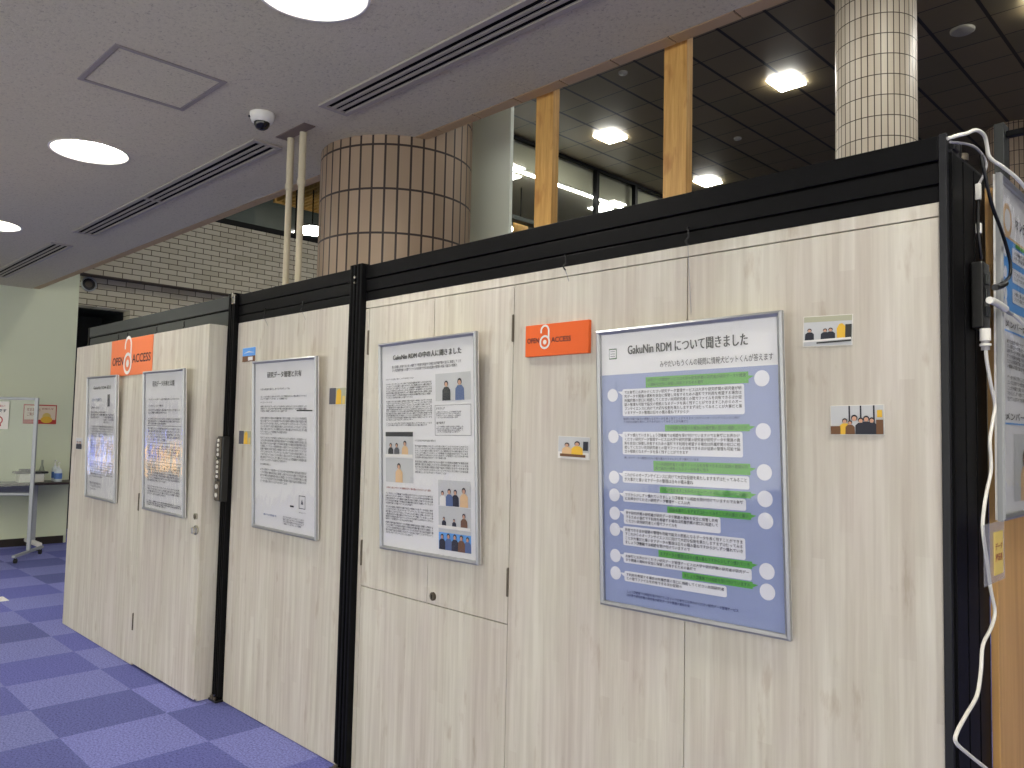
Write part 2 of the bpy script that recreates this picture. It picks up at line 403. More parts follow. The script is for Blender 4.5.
struct(ceiling_mesh().build('ceiling'), 'pinkish grey mineral board ceiling with round downlights', 'ceiling')
struct(MB().box(-16, 7, 2.66, 30, 7.0, 7.1, M_DCEIL).build('ceiling'), 'high dark brown square tile ceiling beyond the booth', 'ceiling')
struct(MB().box(-10.9, 7, EDGE-.02, EDGE+.02, 3.40, 7.0, M_OFFW).build('wall_above_ceiling'))
tr = MB()
x = -10.8
while x < 7:
    x2 = min(x+.292, 7); tr.box(x+.004, x2-.004, EDGE+.004, EDGE+.070, CEIL-.002, CEIL+.06, M_TRIM); x = x2
tr.box(-10.8, 7, EDGE+.01, EDGE+.066, CEIL+.004, CEIL+.05, M_GROOVE)
struct(tr.build('trim_1'), 'brown jointed trim along the open ceiling edge', 'trim')

# left end of the room
struct(MB().box(-11.0, -10.85, -9, 3.135, 0, CEIL, M_GREEN).box(-11.0, -10.85, EDGE+.02, 3.135, CEIL, 6.99, M_GREEN).build('wall_left'), 'pale green painted wall at the left end', 'wall')
struct(MB().box(-10.85, -10.83, -9, 3.1, 0, .09, M_BBASE).build('baseboard_left'))
bw = MB().box(-11.15, -10.85, 3.137, 30, 3.38, 4.385, M_BRICK).box(-11.3, -11.05, 3.137, 3.83, 3.0, 3.38, M_BRICK).box(-11.3, -11.05, 3.83, 30, 0, 3.38, M_BRICK)
struct(bw.build('wall_back_left'), 'cream brick tile wall with a stepped ledge', 'wall')
struct(MB().box(-12.3, -12.2, 3.0, 3.9, 0, 3.0, M_ALCOVE).box(-12.3, -11.31, 3.05, 3.13, 0, 3.0, M_ALCOVE).box(-12.3, -11.31, 3.84, 3.9, 0, 3.0, M_ALCOVE).box(-12.3, -11.31, 3.1, 3.85, 3.0, 3.05, M_ALCOVE).build('wall_alcove'), 'dark recess beside the green wall', 'wall')
struct(MB().box(7, 7.1, 2.62, 30, 0, 7, M_GREYW).build('wall_right'))
struct(MB().box(-16, 7, 30, 30.1, 0, 7, M_GREYW).build('wall_back'))

# clerestory window above the bricks
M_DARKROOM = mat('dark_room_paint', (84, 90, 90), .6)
wn = bpy.data.objects.new('window_1', None); C.objects.link(wn); struct(wn, 'dark clerestory window above the cream bricks', 'window')
f = MB().box(-10.98, -10.86, 3.15, 9.6, 4.385, 4.47, M_BLACK).box(-10.98, -10.86, 3.15, 9.6, 6.9, 6.98, M_BLACK)
for yy in (3.16, 6.18, 9.52): f.box(-10.98, -10.86, yy, yy+.08, 4.47, 6.9, M_BLACK)
f.build('window_frame', wn)
MB().box(-10.93, -10.92, 3.24, 6.18, 4.47, 6.9, M_GLASS).build('pane', wn); MB().box(-10.93, -10.92, 6.26, 9.52, 4.47, 6.9, M_GLASS).build('pane', wn)
struct(MB().box(-13.6, -13.5, 3.1, 9.7, 4.3, 6.9, M_DARKROOM).box(-13.5, -10.98, 3.1, 9.7, 4.25, 4.35, M_DARKROOM).box(-13.5, -10.98, 3.05, 3.1, 4.3, 6.9, M_DARKROOM).build('wall_upper_room'), 'dark room wall seen through the clerestory window', 'wall')
sl = MB()
for i in range(21): sl.box(-13.3, -11.1, 7.1+i*.11, 7.15+i*.11, 5.66, 5.74, M_STUD)
sl.box(-13.35, -13.3, 7.05, 9.5, 5.64, 5.76, M_STUD).box(-11.1, -11.05, 7.05, 9.5, 5.64, 5.76, M_STUD)
tag(sl.build('slatted_ceiling', origin=(-12.2, 8, 5.36)), 'yellow wooden slatted ceiling behind the clerestory window', 'slatted ceiling')
rl = thing('lamp_reflection', 'bright white lamp glowing behind the clerestory window', 'lamp', (-12.1, 7.15, 4.92))  # glowing disc added in place of a lamp mirrored in the glass
MB().cyl((0, 0, -.05), (0, 0, .05), .16, M_PANELL, 24).build('diffuser', rl); MB().cyl((0, 0, .051), (0, 0, .08), .18, M_BLACK, 24).cyl((0, 0, .08), (0, 0, .72), .012, M_BLACK, 8).build('housing', rl)

# high glass wall of the far room
g2 = bpy.data.objects.new('window_2', None); C.objects.link(g2); struct(g2, 'high glazed wall with black mullions below the dark ceiling', 'window')
fr = MB().box(-10.2, -10.12, 9.7, 29.9, 6.94, 6.99, M_BLACK).box(-10.2, -10.12, 9.7, 29.9, 0.02, .12, M_BLACK)
for yy in (9.7, 12.55, 13.9, 16.5, 19.2, 22, 25, 28): fr.box(-10.2, -10.1, yy, yy+.09, .12, 6.94, M_BLACK)
fr.build('window_frame', g2)
ys = [9.7, 12.55, 13.9, 16.5, 19.2, 22, 25, 28]
for a, b_ in zip(ys[:-1], ys[1:]): MB().box(-10.165, -10.155, a+.09, b_, .12, 6.94, M_GLASS).build('pane', g2)
struct(MB().box(-11.3, -10.2, 9.6, 9.69, 0, 6.99, M_GREYW).box(-16, -11.3, 9.6, 9.69, 0, 6.99, M_GREYW).box(-16, -15.9, 9.69, 30, 0, 6.99, M_GREYW).build('wall_far_room'), 'grey walls of the room behind the glass', 'wall')
struct(MB().box(-10.65, -10.28, 9.7, 29.9, 6.48, 6.99, M_GREYW).box(-15.9, -10.65, 9.7, 29.9, 6.48, 6.6, M_GREYW).build('ceiling_far_room'), 'grey lowered ceiling inside the glazed room', 'ceiling')
t = thing('strip_light', 'long white strip light running along the glazed room', 'strip light', (-10.33, 12, 6.45))
MB().box(-.03, .03, -2.2, 1.85, -.03, .0, M_STRIP).build('diffuser', t); MB().box(-.035, .035, -2.22, 1.87, .001, .028, M_WHITE).build('housing', t)
pl0 = None
for (x, y, l) in ((-10.78, 10.62, 'square ceiling light in glazed room, left of the nearer wooden stud'), (-10.80, 13.55, 'square ceiling light in glazed room, just under the strip light end'), (-13.6, 13.45, 'square ceiling light deep in the glazed room beside the hanging sign')):
    if pl0 is None:
        pl0 = thing('square_room_light', l, 'ceiling light', (x, y, 6.478), group='square lights in the glazed room')
        MB().box(-.18, .18, -.2, .2, -.02, -.004, M_ROOML).build('diffuser', pl0); MB().box(-.2, .2, -.22, .22, -.0039, 0, M_WHITE).build('housing', pl0)
    else: copy_tree(pl0, (x, y, 6.478), l)
t = thing('hanging_sign', 'small yellow wooden sign hanging inside the glazed room', 'sign', (-11.1, 11.34, 6.48))
MB().box(-.02, .02, -.2, .2, -1.0, -.62, M_STUD).build('board', t); MB().cyl((0, 0, -.62), (0, 0, 0), .012, M_BLACK, 8).build('rod', t)
tag(MB().box(-10.95, -10.75, 9.75, 29.8, 5.66, 5.74, M_GREYRAIL).build('cable_tray', origin=(-10.85, 20, 5.66)), 'dark grey horizontal bar behind the high glazing', 'cable tray')

# pier beside the brown column
struct(MB().box(-3.66, -3.31, 3.28, 3.305, 0, 6.99, M_PIER).build('wall_pier'), 'pale grey green pier right of the brown tiled column', 'pier')

# tiled columns
def column(cx, cy, r, z1, label, m=None, n=80):
    me = bpy.data.meshes.new('tiled_column'); vs = []; fs = []; L = 2*math.pi*r
    for i in range(n): a = 2*math.pi*i/n; vs += [(r*math.cos(a), r*math.sin(a), 0), (r*math.cos(a), r*math.sin(a), z1)]
    fs = [(2*i, 2*((i+1) % n), 2*((i+1) % n)+1, 2*i+1) for i in range(n)]
    me.from_pydata(vs, [], fs); uv = me.uv_layers.new(name='UVMap'); u = 40*.0704
    for i in range(n):
        for k, (a, b) in enumerate(((i/n*u, 0), ((i+1)/n*u, 0), ((i+1)/n*u, z1), (i/n*u, z1))): uv.data[4*i+k].uv = (a, b+.138)
    for p in me.polygons: p.use_smooth = True
    me.materials.append(m or M_COLT)
    o = bpy.data.objects.new('tiled_column', me); C.objects.link(o); o.location = (cx, cy, 0)
    return tag(o, label, 'column')
column(-3.79, 2.80, .448, 6.999, 'large brown tiled round column rising behind the booth beside the pale pier')
column(-3.50, 9.72, .455, 6.999, 'pale tiled round column right of the wooden studs, under the dark ceiling', M_COLT_LIT)
column(-3.33, 15.83, .46, 6.999, 'farthest tiled column, partly hidden by the cables at the right edge')

# wooden studs
st = MB().box(-.055, .055, -.022, .022, 0, 3.16, M_STUD).build('wooden_stud', origin=(0, 0, 0)); st.location = (-2.51, 2.735, 0)
tag(st, 'honey wooden stud nearer the pale pier, left one of the pair', 'stud', 'wooden studs below the ceiling edge')
s2 = st.copy(); C.objects.link(s2); s2.location = (-1.777, 2.735, 0); s2['label'] = 'honey wooden stud nearer the far column, right one of the pair'

# ---------------------------------------------------------------- ceiling fittings
def downlight(x, y, label):
    o = thing('downlight', label, 'downlight', (x, y, CEIL), group='round recessed ceiling downlights')
    MB().lathe([(R_DL+.012, -.002), (R_DL+.010, -.007), (R_DL-.002, -.005), (R_DL-.012, .03), (.17, .10)], (0, 0, 0), M_WHITE, 48).build('reflector', o)
    MB().raw([(.17*math.cos(2*math.pi*i/32), .17*math.sin(2*math.pi*i/32), .098) for i in range(32)], [tuple(range(32))[::-1]], M_LAMP).build('diffuser', o)
    return o
d0 = downlight(*DL[0], 'round glowing downlight between the ceiling hatch and the long grille')
names = ['round glowing downlight cut by the top edge of the view', 'round glowing downlight at the far left edge of the view']
for i, (x, y) in enumerate(DL[1:]):
    copy_tree(d0, (x, y, CEIL), names[i] if i < 2 else 'round recessed downlight outside the view, over the open floor')
# access hatch
h = thing('ceiling_hatch', 'square ceiling access hatch with thin metal frame above the downlight', 'hatch', (-3.74, 1.342, CEIL))
fr = MB(); a = .248; b_ = .224
for (x0, x1, y0, y1) in ((-a, a, -a, -b_), (-a, a, b_, a), (-a, -b_, -b_, b_), (b_, a, -b_, b_)): fr.box(x0, x1, y0, y1, -.006, -.001, mat('hatch_frame_grey', (150, 142, 136), .5), .001)
fr.build('frame', h); MB().box(-b_+.003, b_-.003, -b_+.003, b_-.003, -.0035, -.0012, M_CEIL).build('panel', h)
# slot grilles
M_GRILLE = mat('grille_off_white', (170, 162, 150), .5)
def grille(x0, x1, y0, y1, label, split=None):
    xc = (x0+x1)/2; yc = (y0+y1)/2
    o = thing('air_grille', label, 'air grille', (xc, yc, CEIL), group='long slot air grilles')
    hx = (x1-x0)/2; hy = (y1-y0)/2
    MB().box(-hx, hx, -hy, -hy+.03, -.012, -.001, M_GRILLE, .002).box(-hx, hx, hy-.03, hy, -.012, -.001, M_GRILLE, .002).box(-hx, -hx+.03, -hy+.03, hy-.03, -.012, -.001, M_GRILLE, .002).box(hx-.03, hx, -hy+.03, hy-.03, -.012, -.001, M_GRILLE, .002).build('frame', o)
    MB().box(-hx+.03, hx-.03, -hy+.03, hy-.03, -.0025, -.0012, M_GROOVE).build('backing', o)
    iw = 2*hy-.06
    for k in (1, 2): yy = -hy+.03+iw*k/3; MB().box(-hx+.03, hx-.03, yy-.008, yy+.008, -.011, -.003, M_GRILLE).build('slat', o)
    if split: MB().box(split-xc-.015, split-xc+.015, -hy+.03, hy-.03, -.0115, -.003, M_GRILLE).build('joint_plate', o)
    return o
grille(-3.40, 1.2, 2.015, 2.185, 'longest slot air grille, running off the top edge of the view')
grille(-7.26, -4.08, 2.02, 2.20, 'slot air grille ending beside the dome camera and pipes', split=-5.75)
grille(-10.2, -7.85, 2.02, 2.20, 'slot air grille at the far left above the green wall')
# dome camera
o = thing('dome_camera', 'small white dome security camera with smoked lens on the ceiling', 'security camera', (-3.72, 1.885, CEIL))
MB().lathe([(.062, -.001), (.062, -.02), (.052, -.045), (.036, -.05)], (0, 0, 0), M_WPLAS, 32, cap0=True).build('housing', o)
MB().lathe([(.040, -.046), (.039, -.06), (.030, -.076), (.016, -.085), (0.001, -.087)], (0, 0, 0), M_SMOKE, 32).build('dome', o)
MB().cyl((-.02, -.0545, -.025), (-.022, -.064, -.024), .005, M_BPLAS, 12).build('screw', o)
# pipes
tag(MB().box(-3.96, -3.66, 2.09, 2.16, CEIL-.006, CEIL-.0005, mat('pipe_plate_brown', (120, 104, 92), .6), .001).build('pipe_plate', origin=(-3.81, 2.125, CEIL-.005)), 'small brown ceiling plate the two cream pipes pass through', 'plate')
def pipe(x, label):
    o = thing('ceiling_pipe', label, 'pipe', (x, 2.155, 0), group='pair of cream vertical pipes')
    MB().cyl((0, 0, 0), (0, 0, 2.84), .017, M_CREAMP, 20).cyl((0, 0, 2.80), (0, 0, CEIL-.007), .0195, M_CREAMP, 20).build('tube', o)
    MB().lathe([(.0197, 0), (.023, .003), (.023, .03), (.0197, .033)], (0, 0, 2.80), M_CREAMP, 24).build('coupling', o)
    return o
pipe(-3.905, 'cream vertical pipe, left one of the pair beside the brown column')
pipe(-3.775, 'cream vertical pipe, right one of the pair beside the brown column')
# round speaker on bricks
o = thing('wall_speaker', 'round grey loudspeaker set high on the cream bricks', 'loudspeaker', (-11.05, 3.30, 3.28), (0, math.pi/2, 0))
MB().lathe([(.095, .0), (.095, .02), (.08, .026), (.076, .014)], (0, 0, 0), M_STEEL, 32).build('ring', o)
MB().lathe([(.0755, .008), (.062, .016), (.046, .004)], (0, 0, 0), M_BPLAS, 32, cap0=True).build('grille', o); MB().lathe([(.044, .008), (.026, .016), (.001, .019)], (0, 0, 0), M_HINGE, 24).build('cone', o)

# dark ceiling fittings
q0 = None
pls = [(-8.86, 11.38, 'square white ceiling light between the two wooden studs'), (-5.43, 11.38, 'brightest square white ceiling light, right of the right wooden stud'), (-8.88, 14.85, 'small square white ceiling light just above the black rail'),
       (-2.0, 11.38, 'square ceiling light over the atrium outside the view'), (1.4, 11.38, 'square ceiling light over the atrium outside the view'), (-5.43, 7.9, 'square ceiling light over the atrium outside the view'), (-2.0, 7.9, 'square ceiling light over the atrium outside the view'),
       (1.4, 7.9, 'square ceiling light over the atrium outside the view'), (-5.43, 4.45, 'square ceiling light over the atrium outside the view'), (-2.0, 4.45, 'square ceiling light over the atrium outside the view')]
for (x, y, l) in pls:
    if q0 is None:
        q0 = thing('square_ceiling_light', l, 'ceiling light', (x, y, 6.999), group='square lights in the dark high ceiling')
        MB().box(-.2, .2, -.24, .24, -.03, -.004, M_PANELL).build('diffuser', q0); MB().box(-.215, .215, -.255, .255, -.0039, 0, M_WHITE).build('housing', q0)
    else: copy_tree(q0, (x, y, 6.999), l)
def disc_fit(x, y, r, name, label, cat):
    return tag(MB().lathe([(r, 0), (r, -.02), (r*.85, -.035), (.001, -.038)], (x, y, 6.999), mat('round_grille_grey', (150, 146, 132), .6), 28).build(name, origin=(x, y, 6.999)), label, cat)
disc_fit(-3.0, 11.46, .15, 'ceiling_speaker', 'round pale speaker in the dark ceiling right of the far column', 'speaker')
disc_fit(-7.11, 9.43, .07, 'smoke_detector', 'small round detector above the left square light', 'detector')
disc_fit(-7.15, 13.0, .07, 'smoke_detector', 'small round detector right of the right wooden stud', 'detector')

# ---------------------------------------------------------------- booth partitions
YF = 2.019; YB = 2.10
def rail(mb, x0, x1, m=M_BLACK):
    mb.box(x0, x1, 2.028, YB, 2.064, 2.222, M_GROOVE)
    mb.box(x0, x1, 2.012, YB+.002, 2.166, 2.225, m, .002).box(x0, x1, 2.016, YB+.001, 2.110, 2.160, m, .002).box(x0, x1, 2.017, 2.09, 2.067, 2.104, m, .002)
    return mb
def post(mb, x0, x1, y0=1.992, y1=2.10, z1=2.235):
    g = (x1-x0); n = 2; w_ = (g-.012)/2
    mb.box(x0+.004, x1-.004, y0+.012, y1, 0.012, z1-.03, M_GROOVE)
    for k in (0, 1):
        a = x0+k*(w_+.012); mb.box(a, a+w_, y0, y1, .03, z1, M_BLACK, .002)
        mb.box(a+w_*.35, a+w_*.65, y0-.0015, y0+.004, .03, z1-.002, M_GROOVE)
    return mb
def hinge(parent, x, z0, z1, y=YF):
    return MB().box(x-.0035, x+.0035, y-.005, y+.004, z0, z1, M_HINGE, .001).cyl((x, y-.005, z0+.002), (x, y-.005, z1-.002), .003, M_HINGE, 10).build('hinge', parent)
def foot(parent, x0, x1):
    return MB().box(x0-.008, x1+.008, 1.975, 2.09, 0.0, .012, M_BPLAS, .003).cyl(((x0+x1)/2-.015, 1.982, .012), ((x0+x1)/2-.015, 1.982, .03), .010, M_HINGE, 12).cyl(((x0+x1)/2+.018, 1.982, .012), ((x0+x1)/2+.018, 1.982, .026), .008, M_HINGE, 12).build('foot_bracket', parent)

# near partition
p = thing('display_partition', 'widest pale wood partition with black top rail, cupboard doors and large posters', 'partition', (0, 0, 0), group='joined booth partitions')
rail(MB(), -2.933, -.582).build('top_rail', p)
MB().box(-2.93, -.583, YF+.030, YF+.045, .02, 2.06, M_GROOVE).build('backing_board', p)
def pane(parent, x0, x1, z0, z1, y0=YF, name='wall_panel', t_=.028):
    return MB().box(x0, x1, y0, y0+t_, z0, z1, M_PANEL, .0012).build(name, parent)
g = .0016
pane(p, -2.934, -.583, 2.031+g, 2.066)
pane(p, -2.934, -2.906-g, .004, 2.031-g)
pane(p, -2.906+g, -2.0-g, .004, .812-g)
pane(p, -2.0+g, -1.273-g, .004, 2.031-g); pane(p, -1.273+g, -.583, .004, 2.031-g)
for (x0, x1, hx, hz) in ((-2.906, -2.452, -2.905, (.90, 1.01, 1.822, 1.932)), (-2.452, -2.0, -2.001, (.91, 1.012, 1.822, 1.922))):
    d = pane(p, x0+g, x1-g, .812+g, 2.031-g, name='cupboard_door')
    for k in (0, 2): hinge(d, hx, hz[k], hz[k+1])
    if x0 > -2.5:
        MB().cyl((-2.412, YF-.006, .845), (-2.412, YF+.004, .845), .0165, M_BRASS, 24).cyl((-2.412, YF-.008, .845), (-2.412, YF-.005, .845), .011, M_HINGE, 20).box(-2.4135, -2.4105, YF-.0095, YF-.007, .837, .853, M_GROOVE).build('lock', d)
e = MB().box(-.5815, -.564, 2.012, 2.030, 0.002, 2.228, M_POSTG, .002)
e.box(-.580, -.5572, 2.292, 2.3015, .002, 2.185, M_BLACK)
e.box(-.580, -.562, 2.030, 2.292, .002, 2.185, M_BLACK)
for yy in (2.034, 2.124, 2.214): e.box(-.563, -.5575, yy, yy+.080, .002, 2.185, M_BLACK, .001)
e.box(-.580, -.558, 2.032, 2.298, 2.185, 2.193, M_POSTG, .002)
e.build('end_post', p)
MB().box(-.579, -.552, 2.04, 2.08, 2.193, 2.214, M_BPLAS, .004).cyl((-.566, 2.10, 2.193), (-.566, 2.10, 2.222), .011, M_BPLAS, 12).cyl((-.568, 2.145, 2.193), (-.568, 2.145, 2.210), .016, M_HINGE, 12).build('cable_bracket', p)
post(MB(), -3.030, -2.936).build('post', p); foot(p, -3.030, -2.936)
MB().cyl((-2.983, 1.985, 2.175), (-2.983, 2.0, 2.175), .007, M_CHROME, 12).cyl((-2.983, 1.985, 2.15), (-2.983, 2.0, 2.15), .005, M_CHROME, 12).build('screw', p)
# middle partition
p = thing('display_partition', 'narrow middle pale wood partition with one tall poster between black posts', 'partition', (0, 0, 0), group='joined booth partitions')
rail(MB(), -4.160, -3.033).build('top_rail', p)
MB().box(-4.158, -3.034, YF+.030, YF+.045, .02, 2.06, M_GROOVE).build('backing_board', p)
pane(p, -4.160, -3.033, .004, 2.066)
post(MB(), -4.236, -4.163).build('post', p); foot(p, -4.236, -4.163)
MB().box(-4.19, -4.155, 1.984, 1.998, 2.17, 2.225, M_CHROME, .004).box(-4.185, -4.165, 1.978, 1.986, 2.205, 2.24, M_CHROME, .003).build('clamp', p)
# far partition: cabinet that projects from the rail line
p = thing('display_partition', 'far projecting pale wood cabinet section with a locked door and two posters', 'partition', (0, 0, 0), group='joined booth partitions')
r = MB(); r.box(-6.63, -4.24, 2.012, YB, 2.062, 2.222, M_GROOVE)
r.box(-6.635, -4.238, 1.998, YB+.002, 2.150, 2.225, M_GREYRAIL, .002).box(-6.635, -4.238, 2.002, YB+.001, 2.066, 2.140, M_GREYRAIL, .002); r.build('top_rail', p)  # grey here paints in the light this rail reflects
MB().box(-6.635, -6.60, 1.996, 2.1, 0, 2.226, M_BLACK, .002).build('post', p)
YC = 1.893
pane(p, -6.522, -5.146, .003, 2.056, YC, t_=.022); 
MB().box(-6.522, -6.500, YC+.0225, 2.01, .003, 2.056, M_PANEL, .001).build('side_panel', p)
MB().box(-4.272, -4.249, YC+.0225, 2.01, .003, 2.056, M_PANEL, .001).build('side_panel', p)
MB().box(-6.499, -4.273, YC+.024, 2.01, 2.034, 2.054, M_PANEL, .001).build('cabinet_top', p)
MB().box(-6.499, -4.273, YC+.024, 2.01, .001, .03, M_GROOVE).build('plinth', p)
d = pane(p, -5.142, -4.249, .016, 2.056, YC, 'cabinet_door', .022)
hinge(d, -5.144, .215, .320, YC); hinge(d, -5.144, .95, 1.06, YC)
MB().cyl((-4.302, YC-.012, .992), (-4.302, YC+.002, .992), .017, M_CHROME, 20).cyl((-4.302, YC-.015, .992), (-4.302, YC-.011, .992), .010, M_HINGE, 16).build('lock', d)
MB().cyl((-4.295, YC-.008, .918), (-4.295, YC+.002, .918), .026, M_CHROME, 24).box(-4.303, -4.287, YC-.03, YC-.007, .900, .936, M_CHROME, .004).build('door_knob', d)

# key pad lock boxes on the far post
o = thing('switch_box', 'tall dark three-unit switch box with round buttons on the black post', 'switch box', (-4.181, 1.992, 1.08))
MB().box(-.033, .033, -.040, -.001, 0, .355, M_BPLAS, .004).build('casing', o)
for k, (z0, z1) in enumerate(((.006, .110), (.120, .230), (.240, .348))):
    u = MB().box(-.032, .020, -.046, -.0402, z0, z1, M_HINGE, .002).build('button_plate', o)
    for j in range(2 if k == 0 else 4):
        zz = z0+(z1-z0)*(j+.6)/(2.2 if k == 0 else 4.2)
        MB().cyl((-.007, -.051, zz), (-.007, -.045, zz), .0125 if k == 0 else .009, M_WPLAS, 16).build('button', u)

# return partition on the right end
p = thing('display_partition', 'warm brown wood end wall of the booth at the right edge', 'partition', (0, 0, 0))
MB().box(-.556, -.538, 2.302, 4.1, .003, 2.16, M_WARM, .002).build('wall_panel', p)
# open frame behind
p = thing('open_frame', 'thin black open metal frame standing behind the booth end', 'frame', (-.65, 2.9, 0))
MB().box(-.015, .015, -.03, .03, 0, 2.53, M_GREYRAIL, .003).build('post', p); MB().box(.016, 1.2, -.012, .012, 2.485, 2.505, M_BLACK, .002).build('top_bar', p); MB().box(1.2, 1.23, -.03, .03, 0, 2.53, M_GREYRAIL, .003).build('post', p)

# ---------------------------------------------------------------- posters
W, H = .622, .868; B = .0145
def poster(loc, rot, label, draw, base=M_PAPER, group=None, w=W, h=H, film=True):
    o = thing('framed_poster', label, 'poster', loc, rot, group)
    fr = MB(); x0, x1 = -w/2, w/2
    def bar(a, b, c, d):     # outer a-b, inner c-d quad extruded (mitred)
        yf, ym, yb = -.014, -.011, 0
        q = [(a[0], yf+.002, a[1]), (b[0], yf+.002, b[1]), (c[0], yf, c[1]), (d[0], yf, d[1])]
        mid = lambda P, Q, t: (P[0]*(1-t)+Q[0]*t, P[1]*(1-t)+Q[1]*t)
        ao, bo = a, b; m1, m2 = mid(a, d, .45), mid(b, c, .45)
        prof = [[(a[0], yb, a[1]), (b[0], yb, b[1])], [(a[0], -.011, a[1]), (b[0], -.011, b[1])], [(m1[0], -.0155, m1[1]), (m2[0], -.0155, m2[1])], [(d[0], -.0105, d[1]), (c[0], -.0105, c[1])], [(d[0], -.001, d[1]), (c[0], -.001, c[1])]]
        vs = [v for pr in prof for v in pr]
        fr.raw(vs, [(2*i, 2*i+1, 2*i+3, 2*i+2) for i in range(4)], M_SILVER)
    O = [(x0, 0), (x1, 0), (x1, h), (x0, h)]; I = [(x0+B, B), (x1-B, B), (x1-B, h-B), (x0+B, h-B)]
    for k in range(4): bar(O[k], O[(k+1) % 4], I[(k+1) % 4], I[k])
    fr.build('frame', o)
    MB().box(x0+.002, x1-.002, .0005, .006, .002, h-.002, M_WHITE).build('backboard', o)
    sh = MB(); sh.rect(x0+B*.6, x1-B*.6, B*.6, h-B*.6, base, 0, 0)
    iw, ih = w-2*B, h-2*B
    class S:        # normalised drawing (u right, v up) on the sheet
        def X(s, u): return x0+B+u*iw
        def Z(s, v): return B+v*ih
        def rect(s, u0, u1, v0, v1, m, k=2): sh.rect(s.X(u0), s.X(u1), s.Z(v0), s.Z(v1), m, k)
        def rr(s, u0, u1, v0, v1, m, k=3): sh.rrect(s.X(u0), s.X(u1), s.Z(v0), s.Z(v1), .006, m, k)
        def disc(s, u, v, r, m, k=3): sh.disc(s.X(u), s.Z(v), r, m, k)
        def poly(s, pts, m, k=3): sh.poly([(s.X(a), s.Z(b)) for a, b in pts], m, k)
        def head(s, t_, u0, u1, v0, v1, res=3):     # heavier heading: strokes widened by a close second pass
            for i, d_ in enumerate((-.0011, -.0004, .0004, .0011)): text(sh, t_, s.X(u0)+d_, s.X(u1)+d_, s.Z(v0)+abs(d_)*.5, s.Z(v1)+abs(d_)*.5, M_INK, 5+i*.3, res, 0)
        def text(s, t_, u0, u1, v0, v1, m=M_INK, k=5, res=2, bold=0): text(sh, t_, s.X(u0), s.X(u1), s.Z(v0), s.Z(v1), m, k, res, bold)
    draw(S()); sh.build('poster_sheet', o)
    if film:
        n, m_ = 18, 26; vs = []; rr = random.Random(label)
        cr = [(rr.uniform(-.3, .3), rr.uniform(.05, .85), rr.uniform(.04, .12), rr.uniform(-.0012, .0012), rr.uniform(0, 3.1)) for _ in range(22)]
        for j in range(m_+1):
            for i in range(n+1):
                x_ = x0+B*.8+(w-1.6*B)*i/n; z_ = B*.8+(h-1.6*B)*j/m_; y_ = -.0078
                for (cx, cz, s_, a_, th) in cr:
                    u_ = ((x_-cx)*math.cos(th)+(z_-cz)*math.sin(th))/s_*2.2; v_ = (-(x_-cx)*math.sin(th)+(z_-cz)*math.cos(th))/s_*.7
                    y_ += a_*.8*math.exp(-u_*u_-v_*v_)
                vs.append((x_, y_, z_))
        MB().raw(vs, [(j*(n+1)+i, j*(n+1)+i+1, (j+1)*(n+1)+i+1, (j+1)*(n+1)+i) for j in range(m_) for i in range(n)], M_FILM, True).build('clear_cover', o)
    return o

SRC = ('研究データ管理サービスは大学や研究機関の研究者が研究データや関連の資料を安全に保管し共有するための基盤です利用を希望する場合は所属機関の窓口に相談してください'
       '共同研究者との間でファイルを共有できるほか証跡の管理も可能で論文の根拠となるデータを長く残すことができますこれからのオープンサイエンスに向けて大切な役割を果たします'
       'まずは使ってみることが大事だと思いますデータの整理は日々の積み重ねですから少しずつ慣れていきましょう図書館では相談を受け付けていますのでお気軽にお声かけください')
_pos = [0]
def para(chars, lines, last=.6):
    out = []
    for i in range(lines):
        n = chars if i < lines-1 or lines == 1 else max(2, int(chars*last))
        s_ = ''.join(SRC[(_pos[0]+k) % len(SRC)] for k in range(n)); _pos[0] += n
        out.append(s_)
    return '\n'.join(out)
def fit_text(S, s_, u0, u1, v0, v1, m=M_INK, k=5, res=1, bold=.012): S.text(s_, u0, u1, v0, v1, m, k, res, bold)

_layer = [0]
def person(S, u, v0, hgt, m, aspect, skin=M_SKIN, hair=M_PDARK, k=4):
    _layer[0] = (_layer[0]+1) % 9; k = k+_layer[0]*.28
    r = hgt*.16*aspect; wd = hgt*.30*aspect
    S.poly([(u-wd, v0), (u+wd, v0), (u+wd*.95, v0+hgt*.5), (u+wd*.45, v0+hgt*.64), (u-wd*.45, v0+hgt*.64), (u-wd*.95, v0+hgt*.5)], m, k)
    S.poly([(u+r*.9*math.cos(a), v0+hgt*.79+hgt*.15*math.sin(a)) for a in [i*math.pi/8 for i in range(16)]], hair, k+1)
    S.poly([(u+r*.65*math.cos(a), v0+hgt*.75+hgt*.11*math.sin(a)) for a in [i*math.pi/8 for i in range(16)]], skin, k+2)

